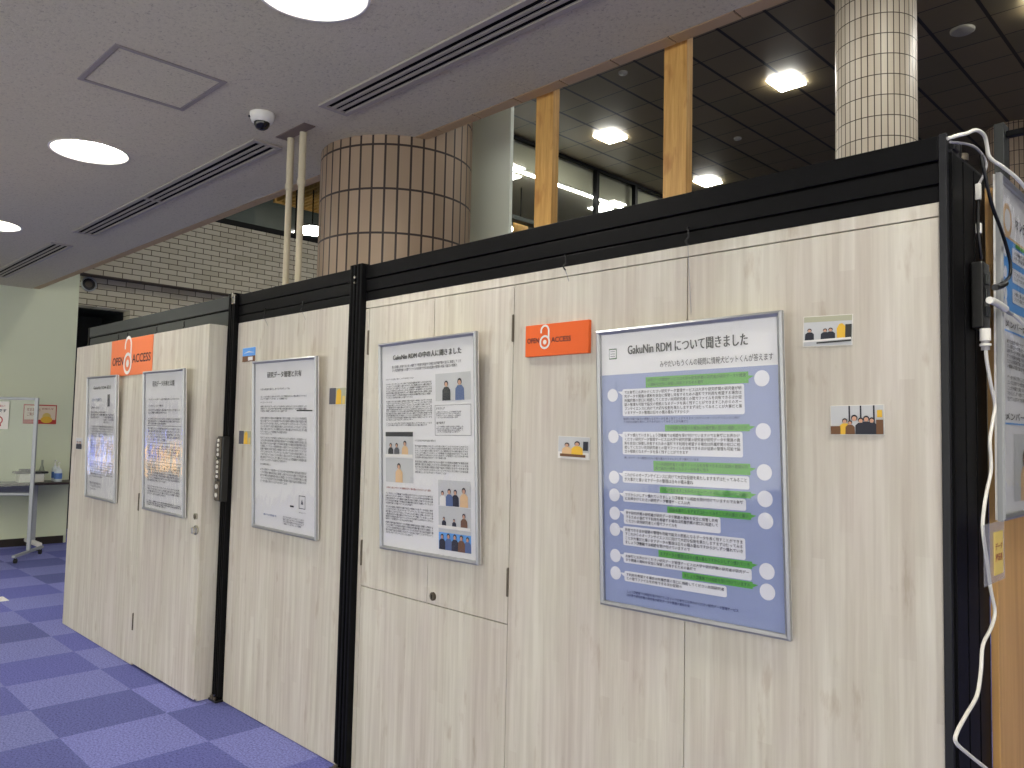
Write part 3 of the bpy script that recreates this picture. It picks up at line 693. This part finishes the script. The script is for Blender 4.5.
def draw_big(S):
    S.rect(-.02, 1.02, -.01, .846, M_PBLUE, 1)
    S.head('GakuNin RDM について聞きました', .175, .85, .915, .955)
    S.text('みやだいもうくんの疑問に情報犬ビットくんが答えます', .37, .972, .862, .886, M_INK, 5, 3, .006)
    S.rect(.05, .10, .905, .945, M_GDARK, 2); S.rect(.053, .097, .909, .941, M_PAPER, 3)
    for a in range(3): S.rect(.06, .09, .915+a*.009, .917+a*.009, M_INK2, 4)
    greens = [(.282, .849, .792, .830, 2), (.392, .849, .634, .657, 1), (.319, .847, .491, .528, 2), (.354, .846, .415, .437, 1), (.396, .844, .346, .369, 1), (.339, .844, .188, .212, 1), (.474, .844, .124, .147, 1)]
    for (a, b, c, d, n) in greens:
        S.rect(a, b, c, d, M_PGREEN, 4); S.poly([(b, (c+d)/2-.006), (b+.028, (c+d)/2+.004), (b, (c+d)/2+.006)], M_PGREEN, 4)
        fit_text(S, para(int((b-a)*58), n), a+.012, b-.012, c+.005, d-.005, M_GDARK)
    bubs = [(.133, .826, .690, .790, 6), (.129, .812, .548, .632, 5), (.126, .84, .444, .487, 2), (.127, .821, .374, .413, 2), (.129, .688, .292, .346, 3), (.122, .812, .214, .284, 4), (.123, .84, .150, .187, 2), (.126, .712, .083, .120, 2)]
    for (a, b, c, d, n) in bubs:
        S.rr(a, b, c, d, M_BUB, 3)
        zt = d-.012; S.poly([(a, zt-.010), (a-.028, zt+.004), (a, zt+.004)], M_BUB, 3)
        fit_text(S, para(int((b-a)*56), n), a+.014, b-.012, c+.006, d-.006)
    fit_text(S, para(46, 2), .139, .801, .664, .684, M_NAVY); fit_text(S, para(32, 1), .14, .579, .532, .541, M_NAVY); fit_text(S, para(44, 2), .141, .771, .028, .052, M_NAVY)
    for v in (.805, .634, .502, .417, .347, .187, .122): S.disc(.914, v, .0222, M_BUB, 3)
    for v in (.769, .614, .462, .396, .328, .268, .171, .107): S.disc(.070, v, .0205, M_BUB, 3)
def photo(S, u0, u1, v0, v1, bg, people, ceil=None, table=None):
    S.rect(u0, u1, v0, v1, bg, 2); asp = (u1-u0)/(v1-v0); wv = v1-v0
    if ceil: S.rect(u0, u1, v1-wv*.18, v1, ceil, 3)
    for (fu, fh, m) in people: person(S, u0+fu*(u1-u0), v0, wv*fh, m, 1.4)
    if table: S.rect(u0, u1, v0, v0+wv*.12, table, 8)
def draw_two(S):
    S.head('GakuNin RDM の中の人に聞きました', .135, .87, .925, .955)
    fit_text(S, para(40, 2, .95), .12, .867, .868, .900, M_INK2)
    fit_text(S, para(20, 1), .047, .37, .828, .836, M_INK2)
    fit_text(S, para(30, 7), .047, .566, .735, .812); fit_text(S, para(30, 10), .047, .565, .625, .725); fit_text(S, para(30, 2, .9), .047, .563, .598, .616)
    photo(S, .602, .955, .714, .841, M_PGREY, [(.32, .78, M_PDARK), (.70, .84, M_PBLUED)])
    for (a, b, c, d) in ((.594, .956, .552, .554), (.594, .956, .692, .694), (.594, .597, .552, .694), (.953, .956, .552, .694)): S.rect(a, b, c, d, M_INK2, 3)
    fit_text(S, para(5, 1), .61, .70, .672, .685); fit_text(S, para(16, 4, .9), .61, .86, .632, .665, M_INK2)
    fit_text(S, para(5, 1), .61, .70, .604, .617); fit_text(S, para(16, 4, .9), .61, .88, .565, .597, M_INK2)
    photo(S, .036, .354, .444, .569, M_PGREY, [(.2, .6, M_PDARK), (.42, .6, M_INK2), (.72, .7, M_TAN)], M_PDARK, M_WHITE)
    photo(S, .036, .354, .320, .439, M_PGREY, [(.5, .85, M_TAN)])
    fit_text(S, para(18, 1), .378, .6, .522, .532, M_INK2)
    fit_text(S, para(30, 6), .378, .925, .442, .506); fit_text(S, para(30, 5), .378, .925, .371, .432)
    fit_text(S, para(32, 1), .045, .547, .287, .297, M_DRED)
    fit_text(S, para(29, 5), .034, .567, .210, .268); fit_text(S, para(29, 6), .034, .567, .132, .202); fit_text(S, para(29, 5), .034, .567, .064, .124)
    photo(S, .620, .943, .228, .346, M_PGREY, [(.15, .62, M_WHITE), (.36, .72, M_PBLUED), (.54, .70, M_PDARK), (.80, .8, M_TAN)])
    photo(S, .621, .941, .126, .225, M_PGREY, [(.18, .55, M_PDARK), (.5, .5, M_PDARK), (.8, .8, M_PBROWN)], None, M_WHITE)
    photo(S, .621, .941, .026, .122, M_PSKY, [(.12, .8, M_PDARK), (.32, .85, M_PBLUED), (.52, .85, M_PDARK), (.72, .85, M_PBROWN), (.9, .8, M_PBLUED)], M_PGREY)
def draw_mid(S):
    S.text('研究データ管理と共有', .216, .78, .908, .945, M_INK, 5, 3, .012)
    fit_text(S, para(18, 1), .097, .595, .834, .846, M_INK2)
    for (c, d, n) in ((.775, .80, 2), (.70, .74, 3), (.573, .67, 6), (.40, .55, 9), (.27, .356, 5)): fit_text(S, para(30, n), .10, .86, c, d, M_INK2)
    fit_text(S, para(8, 1), .10, .30, .755, .764); fit_text(S, para(8, 1), .10, .30, .562, .571); fit_text(S, para(8, 1), .10, .28, .375, .386)
    S.rect(.702, .944, .706, .713, M_INK, 3)
    for (a, b, c, d) in ((.74, .838, .144, .148), (.74, .838, .216, .220), (.74, .746, .144, .22), (.832, .838, .144, .22)): S.rect(a, b, c, d, M_INK, 3)
    S.poly([(.77, .17), (.81, .17), (.79, .20)], M_INK2, 4); S.rect(.60, .66, .145, .155, M_INK, 3)
    fit_text(S, para(14, 4, .9), .486, .82, .035, .086); fit_text(S, para(6, 1), .16, .38, .07, .082, M_PBLUED); fit_text(S, para(6, 1), .74, .85, .118, .126, M_INK2)
def draw_far1(S):
    S.text('GakuNin RDM 紹介', .18, .80, .905, .937, M_INK, 5, 3, .012)
    fit_text(S, para(8, 1), .12, .50, .80, .832, M_PBLUED); S.rect(.68, .76, .76, .86, M_INK2, 3)
    fit_text(S, para(8, 1), .10, .40, .74, .76)
    for (a, b, c, d, n) in ((.10, .62, .66, .72, 3), (.56, .9, .62, .70, 4), (.10, .90, .50, .60, 5), (.10, .90, .34, .48, 7), (.10, .90, .16, .30, 7), (.10, .5, .05, .12, 3)): fit_text(S, para(int((b-a)*36), n), a, b, c, d, M_INK2)
def draw_far2(S):
    S.text('研究データ共有と公開', .20, .76, .90, .942, M_INK, 5, 3, .012)
    fit_text(S, para(26, 1), .08, .88, .80, .812); fit_text(S, para(10, 1), .08, .48, .752, .766)
    for (c, d, n) in ((.70, .735, 2), (.62, .67, 3), (.50, .60, 5), (.36, .47, 6), (.20, .33, 7), (.10, .17, 4)): fit_text(S, para(32, n), .08, .90, c, d, M_INK2)
    fit_text(S, para(36, 3), .06, .93, .02, .06)
    for v in (.61, .485, .345): S.rect(.06, .93, v, v+.003, M_INK2, 3)
def draw_end(S):
    S.rect(-.02, 1.02, .62, .845, M_PBLUE2, 1); S.rect(-.02, 1.02, .845, 1.02, M_PAPER, 1)
    S.rect(-.02, 1.02, .845, .852, M_TAN, 2); S.disc(.16, .90, .045, M_TAN, 3); S.disc(.16, .90, .030, M_PAPER, 4)
    S.text('オンライン研究データ', .30, .95, .89, .93, M_INK, 5, 3, .01)
    for v in (.80, .735, .67, .635): S.disc(.12, v, .016, M_BUB, 3)
    for v in (.78, .715, .65): S.rr(.24, .92, v, v+.045, M_BUB, 3); fit_text(S, para(26, 2), .27, .90, v+.008, v+.037)
    S.rect(.30, .50, .832, .843, M_PGREEN, 4)
    S.text('メンバー紹介データ', .11, .80, .565, .59, M_INK, 5, 3, .015); S.rect(.10, .9, .552, .558, M_PBLUE2, 3)
    for (c, d, n) in ((.44, .53, 6), (.34, .42, 5)): fit_text(S, para(26, n), .13, .90, c, d)
    S.text('メンバー体験談', .10, .70, .28, .305, M_INK, 5, 3, .015); S.rect(.10, .9, .268, .273, M_PBLUE2, 3)
    photo(S, .25, .85, .03, .24, M_PGREY, [(.3, .8, M_TAN), (.62, .85, M_PDARK), (.85, .8, M_PBLUED)])

R = math.radians
G_ = 'silver framed posters on the booth'
poster((-1.253, 2.006, .9645), (R(1.7), R(-.9), 0), 'largest-looking poster, white header over blue field with green bars and white speech bubbles', draw_big, group=G_, w=.627, h=.866)
poster((-2.438, 2.006, .999), (R(1.9), R(-1.0), 0), 'white poster of dense black text and six small photos on the cupboard doors', draw_two, group=G_, w=.612, h=.864)
poster((-3.554, 2.006, .9695), (R(2.4), R(.2), 0), 'pale text poster alone on the narrow middle partition', draw_mid, group=G_, w=.625, h=.864)
poster((-5.800, 1.880, .9695), (R(1.9), R(.3), 0), 'leftmost framed poster on the projecting cabinet, left of the orange logo sheet', draw_far1, group=G_, w=.592, h=.847)
poster((-4.725, 1.880, .972), (R(2.4), R(.2), 0), 'framed poster on the projecting cabinet door, above left of its knob', draw_far2, group=G_, w=.606, h=.843)
poster((-.524, 2.558, 1.302), (R(.4), 0, R(90)), 'framed poster with bright blue panel on the warm wood end wall', draw_end, w=.62, h=.878)

# ---------------------------------------------------------------- logo signs
def oa_logo(mb, x, z, s, y, m=M_WHITE):       # open padlock drawn like a letter a: ring, dot and open shackle
    n = 36; yy = y
    def ring(cx, cz, r0, r1, a0, a1, k=12):
        vs = []; q = max(3, int(n*abs(a1-a0)/(2*math.pi)))
        for i in range(q+1):
            a = a0+(a1-a0)*i/q; vs += [(cx+r0*math.cos(a), yy, cz+r0*math.sin(a)), (cx+r1*math.cos(a), yy, cz+r1*math.sin(a))]
        mb.raw(vs, [(2*i, 2*i+1, 2*i+3, 2*i+2) for i in range(q)], m)
    ring(x, z, s*.27, s*.38, 0, 2*math.pi)
    mb.raw([(x+s*.13*math.cos(2*math.pi*i/n), yy, z+s*.13*math.sin(2*math.pi*i/n)) for i in range(n)], [tuple(range(n))], m)
    sx = x+s*.0; top = z+s*.62
    ring(sx, top, s*.22, s*.33, 0, math.pi)
    mb.face([(sx+s*.22, yy, z+s*.27), (sx+s*.33, yy, z+s*.19), (sx+s*.33, yy, top), (sx+s*.22, yy, top)], m)
    mb.face([(sx-s*.33, yy, top-s*.12), (sx-s*.22, yy, top-s*.12), (sx-s*.22, yy, top), (sx-s*.33, yy, top)], m)
    return mb
o = thing('logo_sign', 'thick orange foam board sign with white padlock logo beside the large poster', 'sign', (-1.782, 2.0185, 1.762))
MB().box(-.144, .144, -.014, 0, -.001, .110, M_ORANGE, .0015).build('board', o)
pr = MB(); text(pr, 'OPEN', -.133, -.078, .046, .064, M_PDARK, 1, 3, .01, y=-.0144); text(pr, 'ACCESS', -.020, .068, .044, .062, M_PDARK, 1, 3, .01, y=-.0144)
oa_logo(pr, -.050, .047, .064, -.0150); pr.build('print', o)
o = MB(); o.box(-.365, .365, -.003, 0, 0, .245, M_ORANGE2)
text(o, 'OPEN', -.33, -.13, .072, .128, M_PDARK, 1, 3, .01, y=-.0034); text(o, 'ACCESS', .03, .34, .080, .136, M_PDARK, 1, 3, .01, y=-.0034)
oa_logo(o, -.05, .080, .192, -.0042)
s = o.build('logo_sheet'); s.location = (-5.40, YC-.0012, 1.809); tag(s, 'large orange sheet with white padlock logo above the two far posters', 'sign')

# ---------------------------------------------------------------- loose photo prints
def print_photo(cx, z, w_, h_, label, fn, y=YF, rot=0):
    _layer[0] = 0; w_ *= .94; h_ *= .94
    mb = MB(); mb.box(-w_/2, w_/2, -.0012, 0, 0, h_, M_WPLAS)
    class S:
        def rect(s, a, b, c, d, m, k=1): mb.rect(-w_/2+a*w_, -w_/2+b*w_, c*h_, d*h_, m, k, -.0012)
        def poly(s, pts, m, k=1): mb.poly([(-w_/2+a*w_, c*h_) for a, c in pts], m, k, -.0012)
    S_ = S(); S_.rect(.015, .985, .02, .98, M_PGREY, 1); fn(S_)
    ob = mb.build('photo_print'); ob.location = (cx, y-.0008, z); ob.rotation_euler = (0, R(rot), 0)
    tag(ob, label, 'photo', 'small photo prints stuck on the booth'); return ob
def ph_room(S):
    S.rect(.015, .985, .80, .98, M_PGRN, 2); S.rect(.015, .985, .22, .80, M_PGREY, 2)
    for u, hh in ((.14, .42), (.46, .40), (.57, .42)): person(S, u, .20, hh, M_PDARK, .75, k=3)
    S.poly([(.70, .25), (.86, .25), (.86, .62), (.80, .72), (.74, .70), (.69, .55)], M_YEL, 4); S.rect(.86, .985, .22, .68, M_BPLAS, 4)
    S.poly([(.015, .14), (.985, .20), (.985, .26), (.015, .20)], M_WHITE, 9); S.poly([(.3, .08), (.985, .13), (.985, .18), (.3, .13)], M_BPLAS, 10)
def ph_group(S):
    S.rect(.015, .985, .55, .98, M_PGREY, 2)
    for u in (.35, .56, .80): S.rect(u, u+.03, .3, .98, M_PDARK, 3)
    for u, hh, m in ((.28, .58, M_YEL), (.46, .70, M_PGREY), (.58, .60, M_PDARK), (.68, .66, M_PDARK), (.78, .60, M_PDARK), (.38, .5, M_PBROWN)): person(S, u, .02, hh, m, .6, k=5)
    S.rect(.86, .985, .02, .50, M_PBROWN, 9); S.rect(.88, .97, .58, .82, M_YEL, 9); S.rect(.015, .20, .02, .30, M_PBROWN, 9)
def ph_tan(S):
    S.rect(.015, .985, .50, .98, M_PGREY, 2); S.rect(.02, .98, .02, .30, M_WHITE, 3)
    person(S, .30, .10, .66, M_TAN, .8, k=4); person(S, .62, .10, .75, M_YEL, .8, k=4); S.rect(.8, .95, .4, .8, M_PDARK, 4); S.rect(.1, .9, .10, .22, M_PBROWN, 10)
def ph_sky(S):
    S.rect(.015, .985, .42, .98, M_PSKY, 2); S.rect(.015, .985, .02, .42, M_PBROWN, 2)
    S.poly([(.1, .6), (.5, .75), (.9, .62), (.5, .66)], M_WHITE, 3); S.rect(.45, .8, .1, .35, M_WHITE, 3)
def ph_yel(S):
    S.rect(.015, .40, .02, .98, M_INK2, 2); S.rect(.4, .985, .02, .98, M_PGRN, 2)
    S.poly([(.42, .02), (.75, .02), (.72, .8), (.60, .95), (.46, .8)], M_YEL, 3); S.rect(.80, .95, .02, .5, M_LYEL, 3)
def ph_dark(S):
    S.rect(.015, .985, .5, .98, M_PGREY, 2)
    for u in (.25, .55, .8): person(S, u, .02, .75, M_PDARK, .8, k=3)
print_photo(-.852, 1.737, .138, .085, 'photo print of a meeting room, nearest the top right corner of the blue poster', ph_room, rot=1.5)
print_photo(-.776, 1.508, .142, .080, 'photo print of a crowd of people, lowest one at the right end', ph_group, rot=-1)
print_photo(-1.705, 1.410, .148, .080, 'photo print left of the blue poster, below the orange foam sign', ph_tan, rot=1)
print_photo(-4.018, 1.842, .16, .085, 'photo print with blue sky at the top left of the middle partition', ph_sky, rot=0)
print_photo(-3.136, 1.603, .15, .085, 'photo print with a yellow shape, right of the middle poster', ph_yel, rot=0)
print_photo(-4.025, 1.395, .15, .080, 'photo print half tucked at the left edge of the middle poster', ph_yel, rot=0)
print_photo(-6.355, 1.295, .15, .09, 'dark photo print left of the leftmost poster on the projecting cabinet', ph_dark, y=YC)

# ---------------------------------------------------------------- hooks and clear wires on the rails
h0 = None
def wire(x, z, l, label, y=2.008):
    o = thing('picture_hook', label, 'hook', (x, y, z), group='small hooks on the top rails')
    MB().tube([(0, .002, .03), (0, -.008, .028), (.004, -.010, .012), (.002, -.006, .0), (-.004, -.012, -.012), (.004, -.010, -.024)], .0028, M_BPLAS, 8, 4).build('hook_body', o)
    MB().cyl((.002, -.010, -.02), (.002+.0, .012, -l), .0011, M_GREYC, 6).build('wire', o); return o
wire(-1.742, 2.072, .06, 'small black hook on the near rail, above the orange foam sign')
wire(-1.262, 2.085, .23, 'small black hook with long clear wire, above the large blue poster')
wire(-3.83, 2.085, .06, 'small black hook on the middle rail, left of the middle poster')
wire(-3.45, 2.085, .06, 'small black hook on the middle rail, right of centre above the poster')
for x, l in ((-5.98, 'small black hook on the far rail, leftmost'), (-5.80, 'small black hook on the far rail, second from left'), (-5.28, 'small black hook on the far rail, beside the orange sheet'), (-4.85, 'small black hook on the far rail, nearest the switch box')): wire(x, 2.10, .03, l)

# ---------------------------------------------------------------- cables at the right end
XW = -.52
o = MB().tube([(-.548, 1.965, 2.196), (-.53, 1.985, 2.205), (-.52, 2.01, 2.214), (-.52, 2.087, 2.244), (-.52, 2.157, 2.252), (-.52, 2.182, 2.232), (-.518, 2.199, 2.206), (-.50, 2.25, 2.19), (-.485, 2.33, 2.175), (-.48, 2.46, 2.155), (-.48, 2.56, 2.13), (-.47, 2.75, 2.05)], .0046, M_WPLAS, 12).build('arching_cable')
tag(o, 'thick white cable arching over the top of the end post', 'cable')
o = MB().tube([(-.545, 1.975, 2.19), (-.53, 2.042, 2.2), (-.53, 2.125, 2.213), (-.528, 2.18, 2.207), (-.525, 2.196, 2.188), (-.528, 2.178, 2.158), (-.53, 2.147, 2.129)], .0032, M_GREYC, 10).build('grey_cord')
tag(o, 'thin grey cable curving down beside the thick white cable', 'cable')
o = thing('cord_connector', 'black cable with white connectors running down the end post', 'cable', (-.53, 2.14, 2.10))
for za, zb in ((-.012, .028), (-.095, -.07)): MB().box(-.006, .006, -.006, .006, za, zb, M_WPLAS, .002).build('connector', o)
MB().tube([(0, 0, -.012), (0, -.004, -.04), (0, -.005, -.085), (0, .004, -.12), (0, .02, -.155)], .004, M_BPLAS, 10).build('cord', o)
o = thing('power_strip', 'upright black power strip fixed to the end post', 'power strip', (-.540, 2.185, 1.775))
MB().box(-.014, .014, -.030, .030, 0, .165, M_BPLAS, .004).build('body', o)
for zz in (.03, .07, .11): MB().box(.0142, .018, -.012, .018, zz, zz+.026, M_GREYRAIL, .001).build('socket', o)
MB().box(.0, .012, .0342, .046, .10, .15, M_BPLAS, .003).build('switch', o)
o = thing('black_power_plug', 'black plug and looping black cable at the top of the power strip', 'plug', (-.4945, 2.125, 1.866))
MB().tube([(0, 0, 0), (0, .05, .010), (0, .10, .024)], .0075, M_BPLAS, 12).build('plug_body', o)
MB().tube([(0, .06, .018), (0, .10, .03), (.0, .145, .052), (0, .148, .09), (-.004, .095, .15), (-.008, .02, .205), (-.012, -.02, .27), (-.016, -.035, .315)], .0042, M_BPLAS, 10).build('cord', o)
o = thing('white_power_plug', 'white plug with cable leading right from the power strip', 'plug', (-.490, 2.06, 1.826))
MB().tube([(0, 0, 0), (0, .06, .001), (0, .14, -.003)], .0085, M_WPLAS, 12).build('plug_body', o)
MB().tube([(0, .14, -.003), (0, .17, -.008), (0, .20, -.008)], .005, M_STEEL, 10).tube([(0, .19, -.008), (0, .26, -.012), (.0, .36, -.03), (.0, .5, -.07)], .0045, M_WPLAS, 10).build('cord', o)
o = thing('hanging_power_cord', 'white cable snaking down beside the end post from the power strip', 'cable', (-.498, 2.052, 1.709))
MB().cyl((0, 0, .050), (0, 0, .022), .0115, M_WPLAS, 14).cyl((0, 0, .022), (0, 0, .0), .009, M_GREYC, 14).cyl((0, 0, .010), (0, 0, .015), .0125, M_WPLAS, 14).build('connector', o)
dn = [(2.179, 1.723), (2.187, 1.694), (2.22, 1.639), (2.254, 1.59), (2.233, 1.552), (2.204, 1.502), (2.21, 1.458), (2.208, 1.424), (2.171, 1.381), (2.142, 1.335), (2.131, 1.288), (2.162, 1.215), (2.193, 1.14), (2.226, 1.083), (2.188, 1.05), (2.118, 1.022), (2.099, .968), (2.064, .919), (1.977, .895), (1.911, .875), (1.903, .856), (1.974, .816), (2.129, .738), (2.258, .673), (2.32, .60), (2.30, .4), (2.24, .1), (2.26, -.06)]
MB().tube([(0 if i < 24 else .01, a*.943-2.052, 1.5+(b-1.5)*.943-1.709) for i, (a, b) in enumerate(dn)], .0040, M_WPLAS, 10).build('cord', o)
def b_sleeve(nt, b):
    out = nt.nodes['Material Output']; t_ = N(nt, 'ShaderNodeBsdfTransparent'); mx = N(nt, 'ShaderNodeMixShader'); mx.inputs[0].default_value = .28
    nt.links.new(t_.outputs[0], mx.inputs[1]); nt.links.new(b.outputs[0], mx.inputs[2]); nt.links.new(mx.outputs[0], out.inputs['Surface'])
M_SLEEVE = mat('clear_sleeve', (200, 200, 205), .15, build=b_sleeve)
o = thing('cable_tag', 'clear plastic tag with a yellow label hanging on the white cable', 'tag', (-.487, 2.06, 1.315), (R(0), R(0), R(90)))
MB().box(-.085, .085, 0, .002, -.135, 0, M_SLEEVE, .0005).build('sleeve', o)
pr = MB().box(-.012, .060, -.0028, -.0004, -.118, -.022, M_LYEL); text(pr, 'データ', -.008, .050, -.062, -.046, M_DRED, 1, 2, .02, y=-.0030); text(pr, '接続用', -.008, .050, -.088, -.070, M_DRED, 1, 2, .02, y=-.0030); pr.build('label_card', o)

# ---------------------------------------------------------------- left end: desk, stand, bottles, notices
o = thing('desk', 'desk with dark brown top and white T leg against the green wall', 'desk', (-10.62, 2.0, .03))
MB().box(-.2, .2, -1.2, 1.2, .715, .745, M_DESK, .004).build('desktop', o)
MB().box(.10, .118, -1.18, .62, .62, .712, M_DESKG, .002).build('modesty_panel', o)
for yy in (.70, -1.0):
    l = MB().box(-.03, .03, yy-.035, yy+.035, .05, .714, M_STEEL, .006).build('leg', o)
    MB().box(-.2, .34, yy-.03, yy+.03, .02, .065, M_WHITE, .012).cyl((.30, yy, -.03), (.30, yy, .021), .02, M_RUBBER, 12).cyl((-.17, yy, -.03), (-.17, yy, .021), .02, M_RUBBER, 12).build('foot', l)
# mobile partition stand
ang = math.atan2(.57, -.80)
o = thing('mobile_screen_stand', 'silver wheeled screen stand with clear sheet in front of the desk', 'stand', (-9.80, 2.47, 0), (0, 0, ang-math.pi))
def tubeb(x0, x1, y0, y1, z0, z1): return MB().box(x0, x1, y0, y1, z0, z1, M_STEEL, .006)
tubeb(-.016, .016, -.02, .02, .09, 1.75).build('post', o); tubeb(-.016, .016, -1.025, -.985, .09, 1.75).build('post', o)
tubeb(-.013, .013, -.984, -.021, 1.722, 1.75).build('top_bar', o); tubeb(-.013, .013, -.984, -.021, .68, .71).build('cross_bar', o)
for yy in (0, -1.005):
    fo = tubeb(-.36, .36, yy-.02, yy+.02, .062, .09).build('foot', o)
    for xx in (-.31, .31): MB().cyl((xx, yy-.012, .026), (xx, yy+.012, .026), .026, M_RUBBER, 16).cyl((xx, yy, .03), (xx, yy, .062), .007, M_STEEL, 8).build('caster', fo)
MB().box(-.002, .002, -.983, -.022, .712, 1.72, M_GLASS).build('clear_sheet', o)
# papers
M_NOT = mat('notice_white', (236, 232, 222), .7)
def notice(name, label, cat, loc, rz, w_, h_, draw, group=None):
    mb = MB(); mb.box(-w_/2, w_/2, -.002, 0, 0, h_, M_NOT); draw(mb, w_, h_)
    ob = mb.build(name); ob.location = loc; ob.rotation_euler = (0, 0, rz); return tag(ob, label, cat, group)
def d_notice(mb, w_, h_):
    text(mb, '利用者の皆様へのお願い', -w_*.42, w_*.42, h_*.80, h_*.88, M_RED, 1, 2, .01, y=-.003)
    text(mb, '感染予防対策実施中です', -w_*.45, w_*.45, h_*.60, h_*.73, M_INK, 1, 2, .03, y=-.003)
    text(mb, 'マスクの着用と\n手指の消毒に\nご協力ください', -w_*.42, w_*.15, h_*.12, h_*.46, M_RED, 1, 2, 0, y=-.003)
    mb.disc(w_*.30, h_*.32, w_*.09, M_RED, 1, -.0025); mb.disc(w_*.30, h_*.32, w_*.065, M_NOT, 2, -.0025); mb.disc(w_*.33, h_*.14, w_*.03, M_RED, 1, -.0025)
notice('notice_sheet', 'white notice with red and black writing hanging on the wheeled stand', 'notice', (-10.09, 2.04, 1.40), math.radians(54.5), .50, .30, d_notice)
def d_red(mb, w_, h_):
    mb.rect(-w_/2, w_/2, 0, h_, M_RED, 1, -.002); mb.rect(-w_*.47, w_*.47, h_*.22, h_*.94, mat('notice_cream', (232, 214, 190), .7), 2, -.002)
    mb.disc(w_*.20, h_*.38, w_*.13, M_LYEL, 3, -.002); mb.disc(w_*.20, h_*.22, w_*.18, M_YEL, 4, -.002, rz=h_*.17)
    text(mb, '年末年始の\nご案内', -w_*.40, w_*.0, h_*.40, h_*.82, M_DRED, 4, 2, .01, y=-.002); text(mb, 'お知らせ', w_*.05, w_*.40, h_*.74, h_*.84, M_DRED, 4, 2, .01, y=-.002)
notice('wall_notice', 'red bordered notice on the green wall right of the wheeled stand', 'notice', (-10.848, 2.775, 1.46), math.pi/2, .36, .235, d_red)
def bottle(x, y, label, s=1, pump=True, r=.035, hh=.15, m=M_BOTTLE):
    o = thing('pump_bottle', label, 'bottle', (x, y, .7755), group='bottles on the desk')
    MB().lathe([(r*.95, 0), (r, .006), (r, hh*.72), (r*.8, hh*.86), (r*.35, hh*.93), (r*.35, hh)], (0, 0, 0), m, 24, cap0=True).build('bottle_body', o)
    MB().lathe([(r*1.01, hh*.2), (r*1.01, hh*.6)], (0, 0, 0), M_BLUEL, 24).build('label_band', o)
    MB().cyl((0, 0, hh), (0, 0, hh+.02), .012, M_WHITE, 12).cyl((0, 0, hh+.02), (0, 0, hh+.05), .004, M_WHITE, 8).box(-.008, .05, -.008, .008, hh+.05, hh+.062, M_WHITE, .003).build('pump_head', o)
    return o
bottle(-10.52, 2.92, 'white pump bottle with blue label at the right end of the desk', r=.042, hh=.17)
bottle(-10.66, 2.92, 'paler pump bottle behind the one with the blue label', r=.034, hh=.19)
o = tag(MB().lathe([(.03, 0), (.032, .005), (.032, .12), (.012, .19), (.012, .25)], (-10.74, 2.80, .7755), mat('clear_green_bottle', (150, 156, 140), .2), 20, cap0=True, cap1=True).build('tall_bottle', origin=(-10.74, 2.80, .7755)), 'tall slim grey bottle beside the tray on the desk', 'bottle')
o = thing('glove_box_tray', 'low white box carrying a dark tray on the desk', 'tray', (-10.58, 2.64, .7755))
MB().box(-.08, .08, -.13, .13, 0, .10, M_WPLAS, .008).build('box', o); MB().box(-.09, .09, -.17, .17, .101, .125, M_BPLAS, .008).box(-.02, .03, -.12, .02, .125, .155, M_GREYRAIL, .006).build('tray', o)
tag(MB().box(-7.82, -7.62, 1.66, 1.80, .0005, .003, M_WHITE).build('floor_marker', origin=(-7.72, 1.73, 0)), 'small white sheet lying on the carpet at the left edge', 'floor marker')

# ---------------------------------------------------------------- unseen glowing panels, added to be mirrored by the clear poster covers
M_GLOWB = mat('blue_reflection_glow', (70, 110, 255), emit=1.3); M_GLOWW = mat('pale_reflection_glow', (190, 205, 255), emit=1.3); M_GLOWY = mat('amber_reflection_glow', (255, 190, 60), emit=1.3)  # guessed glowing colours, placed for the reflections in the far posters
def glow_panel(x, y, w_, segs, label):
    o = thing('reflection_glow_panel', label, 'screen', (x, y, 0), (0, 0, math.pi/2), 'lit screens standing by the left wall')
    MB().box(-w_/2-.03, w_/2+.03, -.03, .03, .10, 1.62, M_BPLAS, .005).build('casing', o)
    sc_ = MB()
    for a_, b_2, z0, z1, m in segs: sc_.box(a_, b_2, -.034, -.0305, z0, z1, m)
    sc_.build('screen', o); MB().box(-w_/2, w_/2, -.25, .25, 0, .05, M_STEEL, .01).box(-.06, .06, -.02, .02, .05, .0995, M_STEEL).build('base', o)
glow_panel(-10.02, .55, .42, ((-.19, -.13, .80, 1.22, M_GLOWY), (-.12, .03, .80, 1.25, M_GLOWW), (.10, .19, .90, 1.25, M_GLOWB)), 'tall lit screen with blue and amber strips, outside the view by the left wall')
glow_panel(-10.02, -.20, .52, ((-.20, .06, .70, 1.06, M_GLOWY), (.12, .24, .90, 1.22, M_GLOWB)), 'tall lit amber screen, outside the view by the left wall')
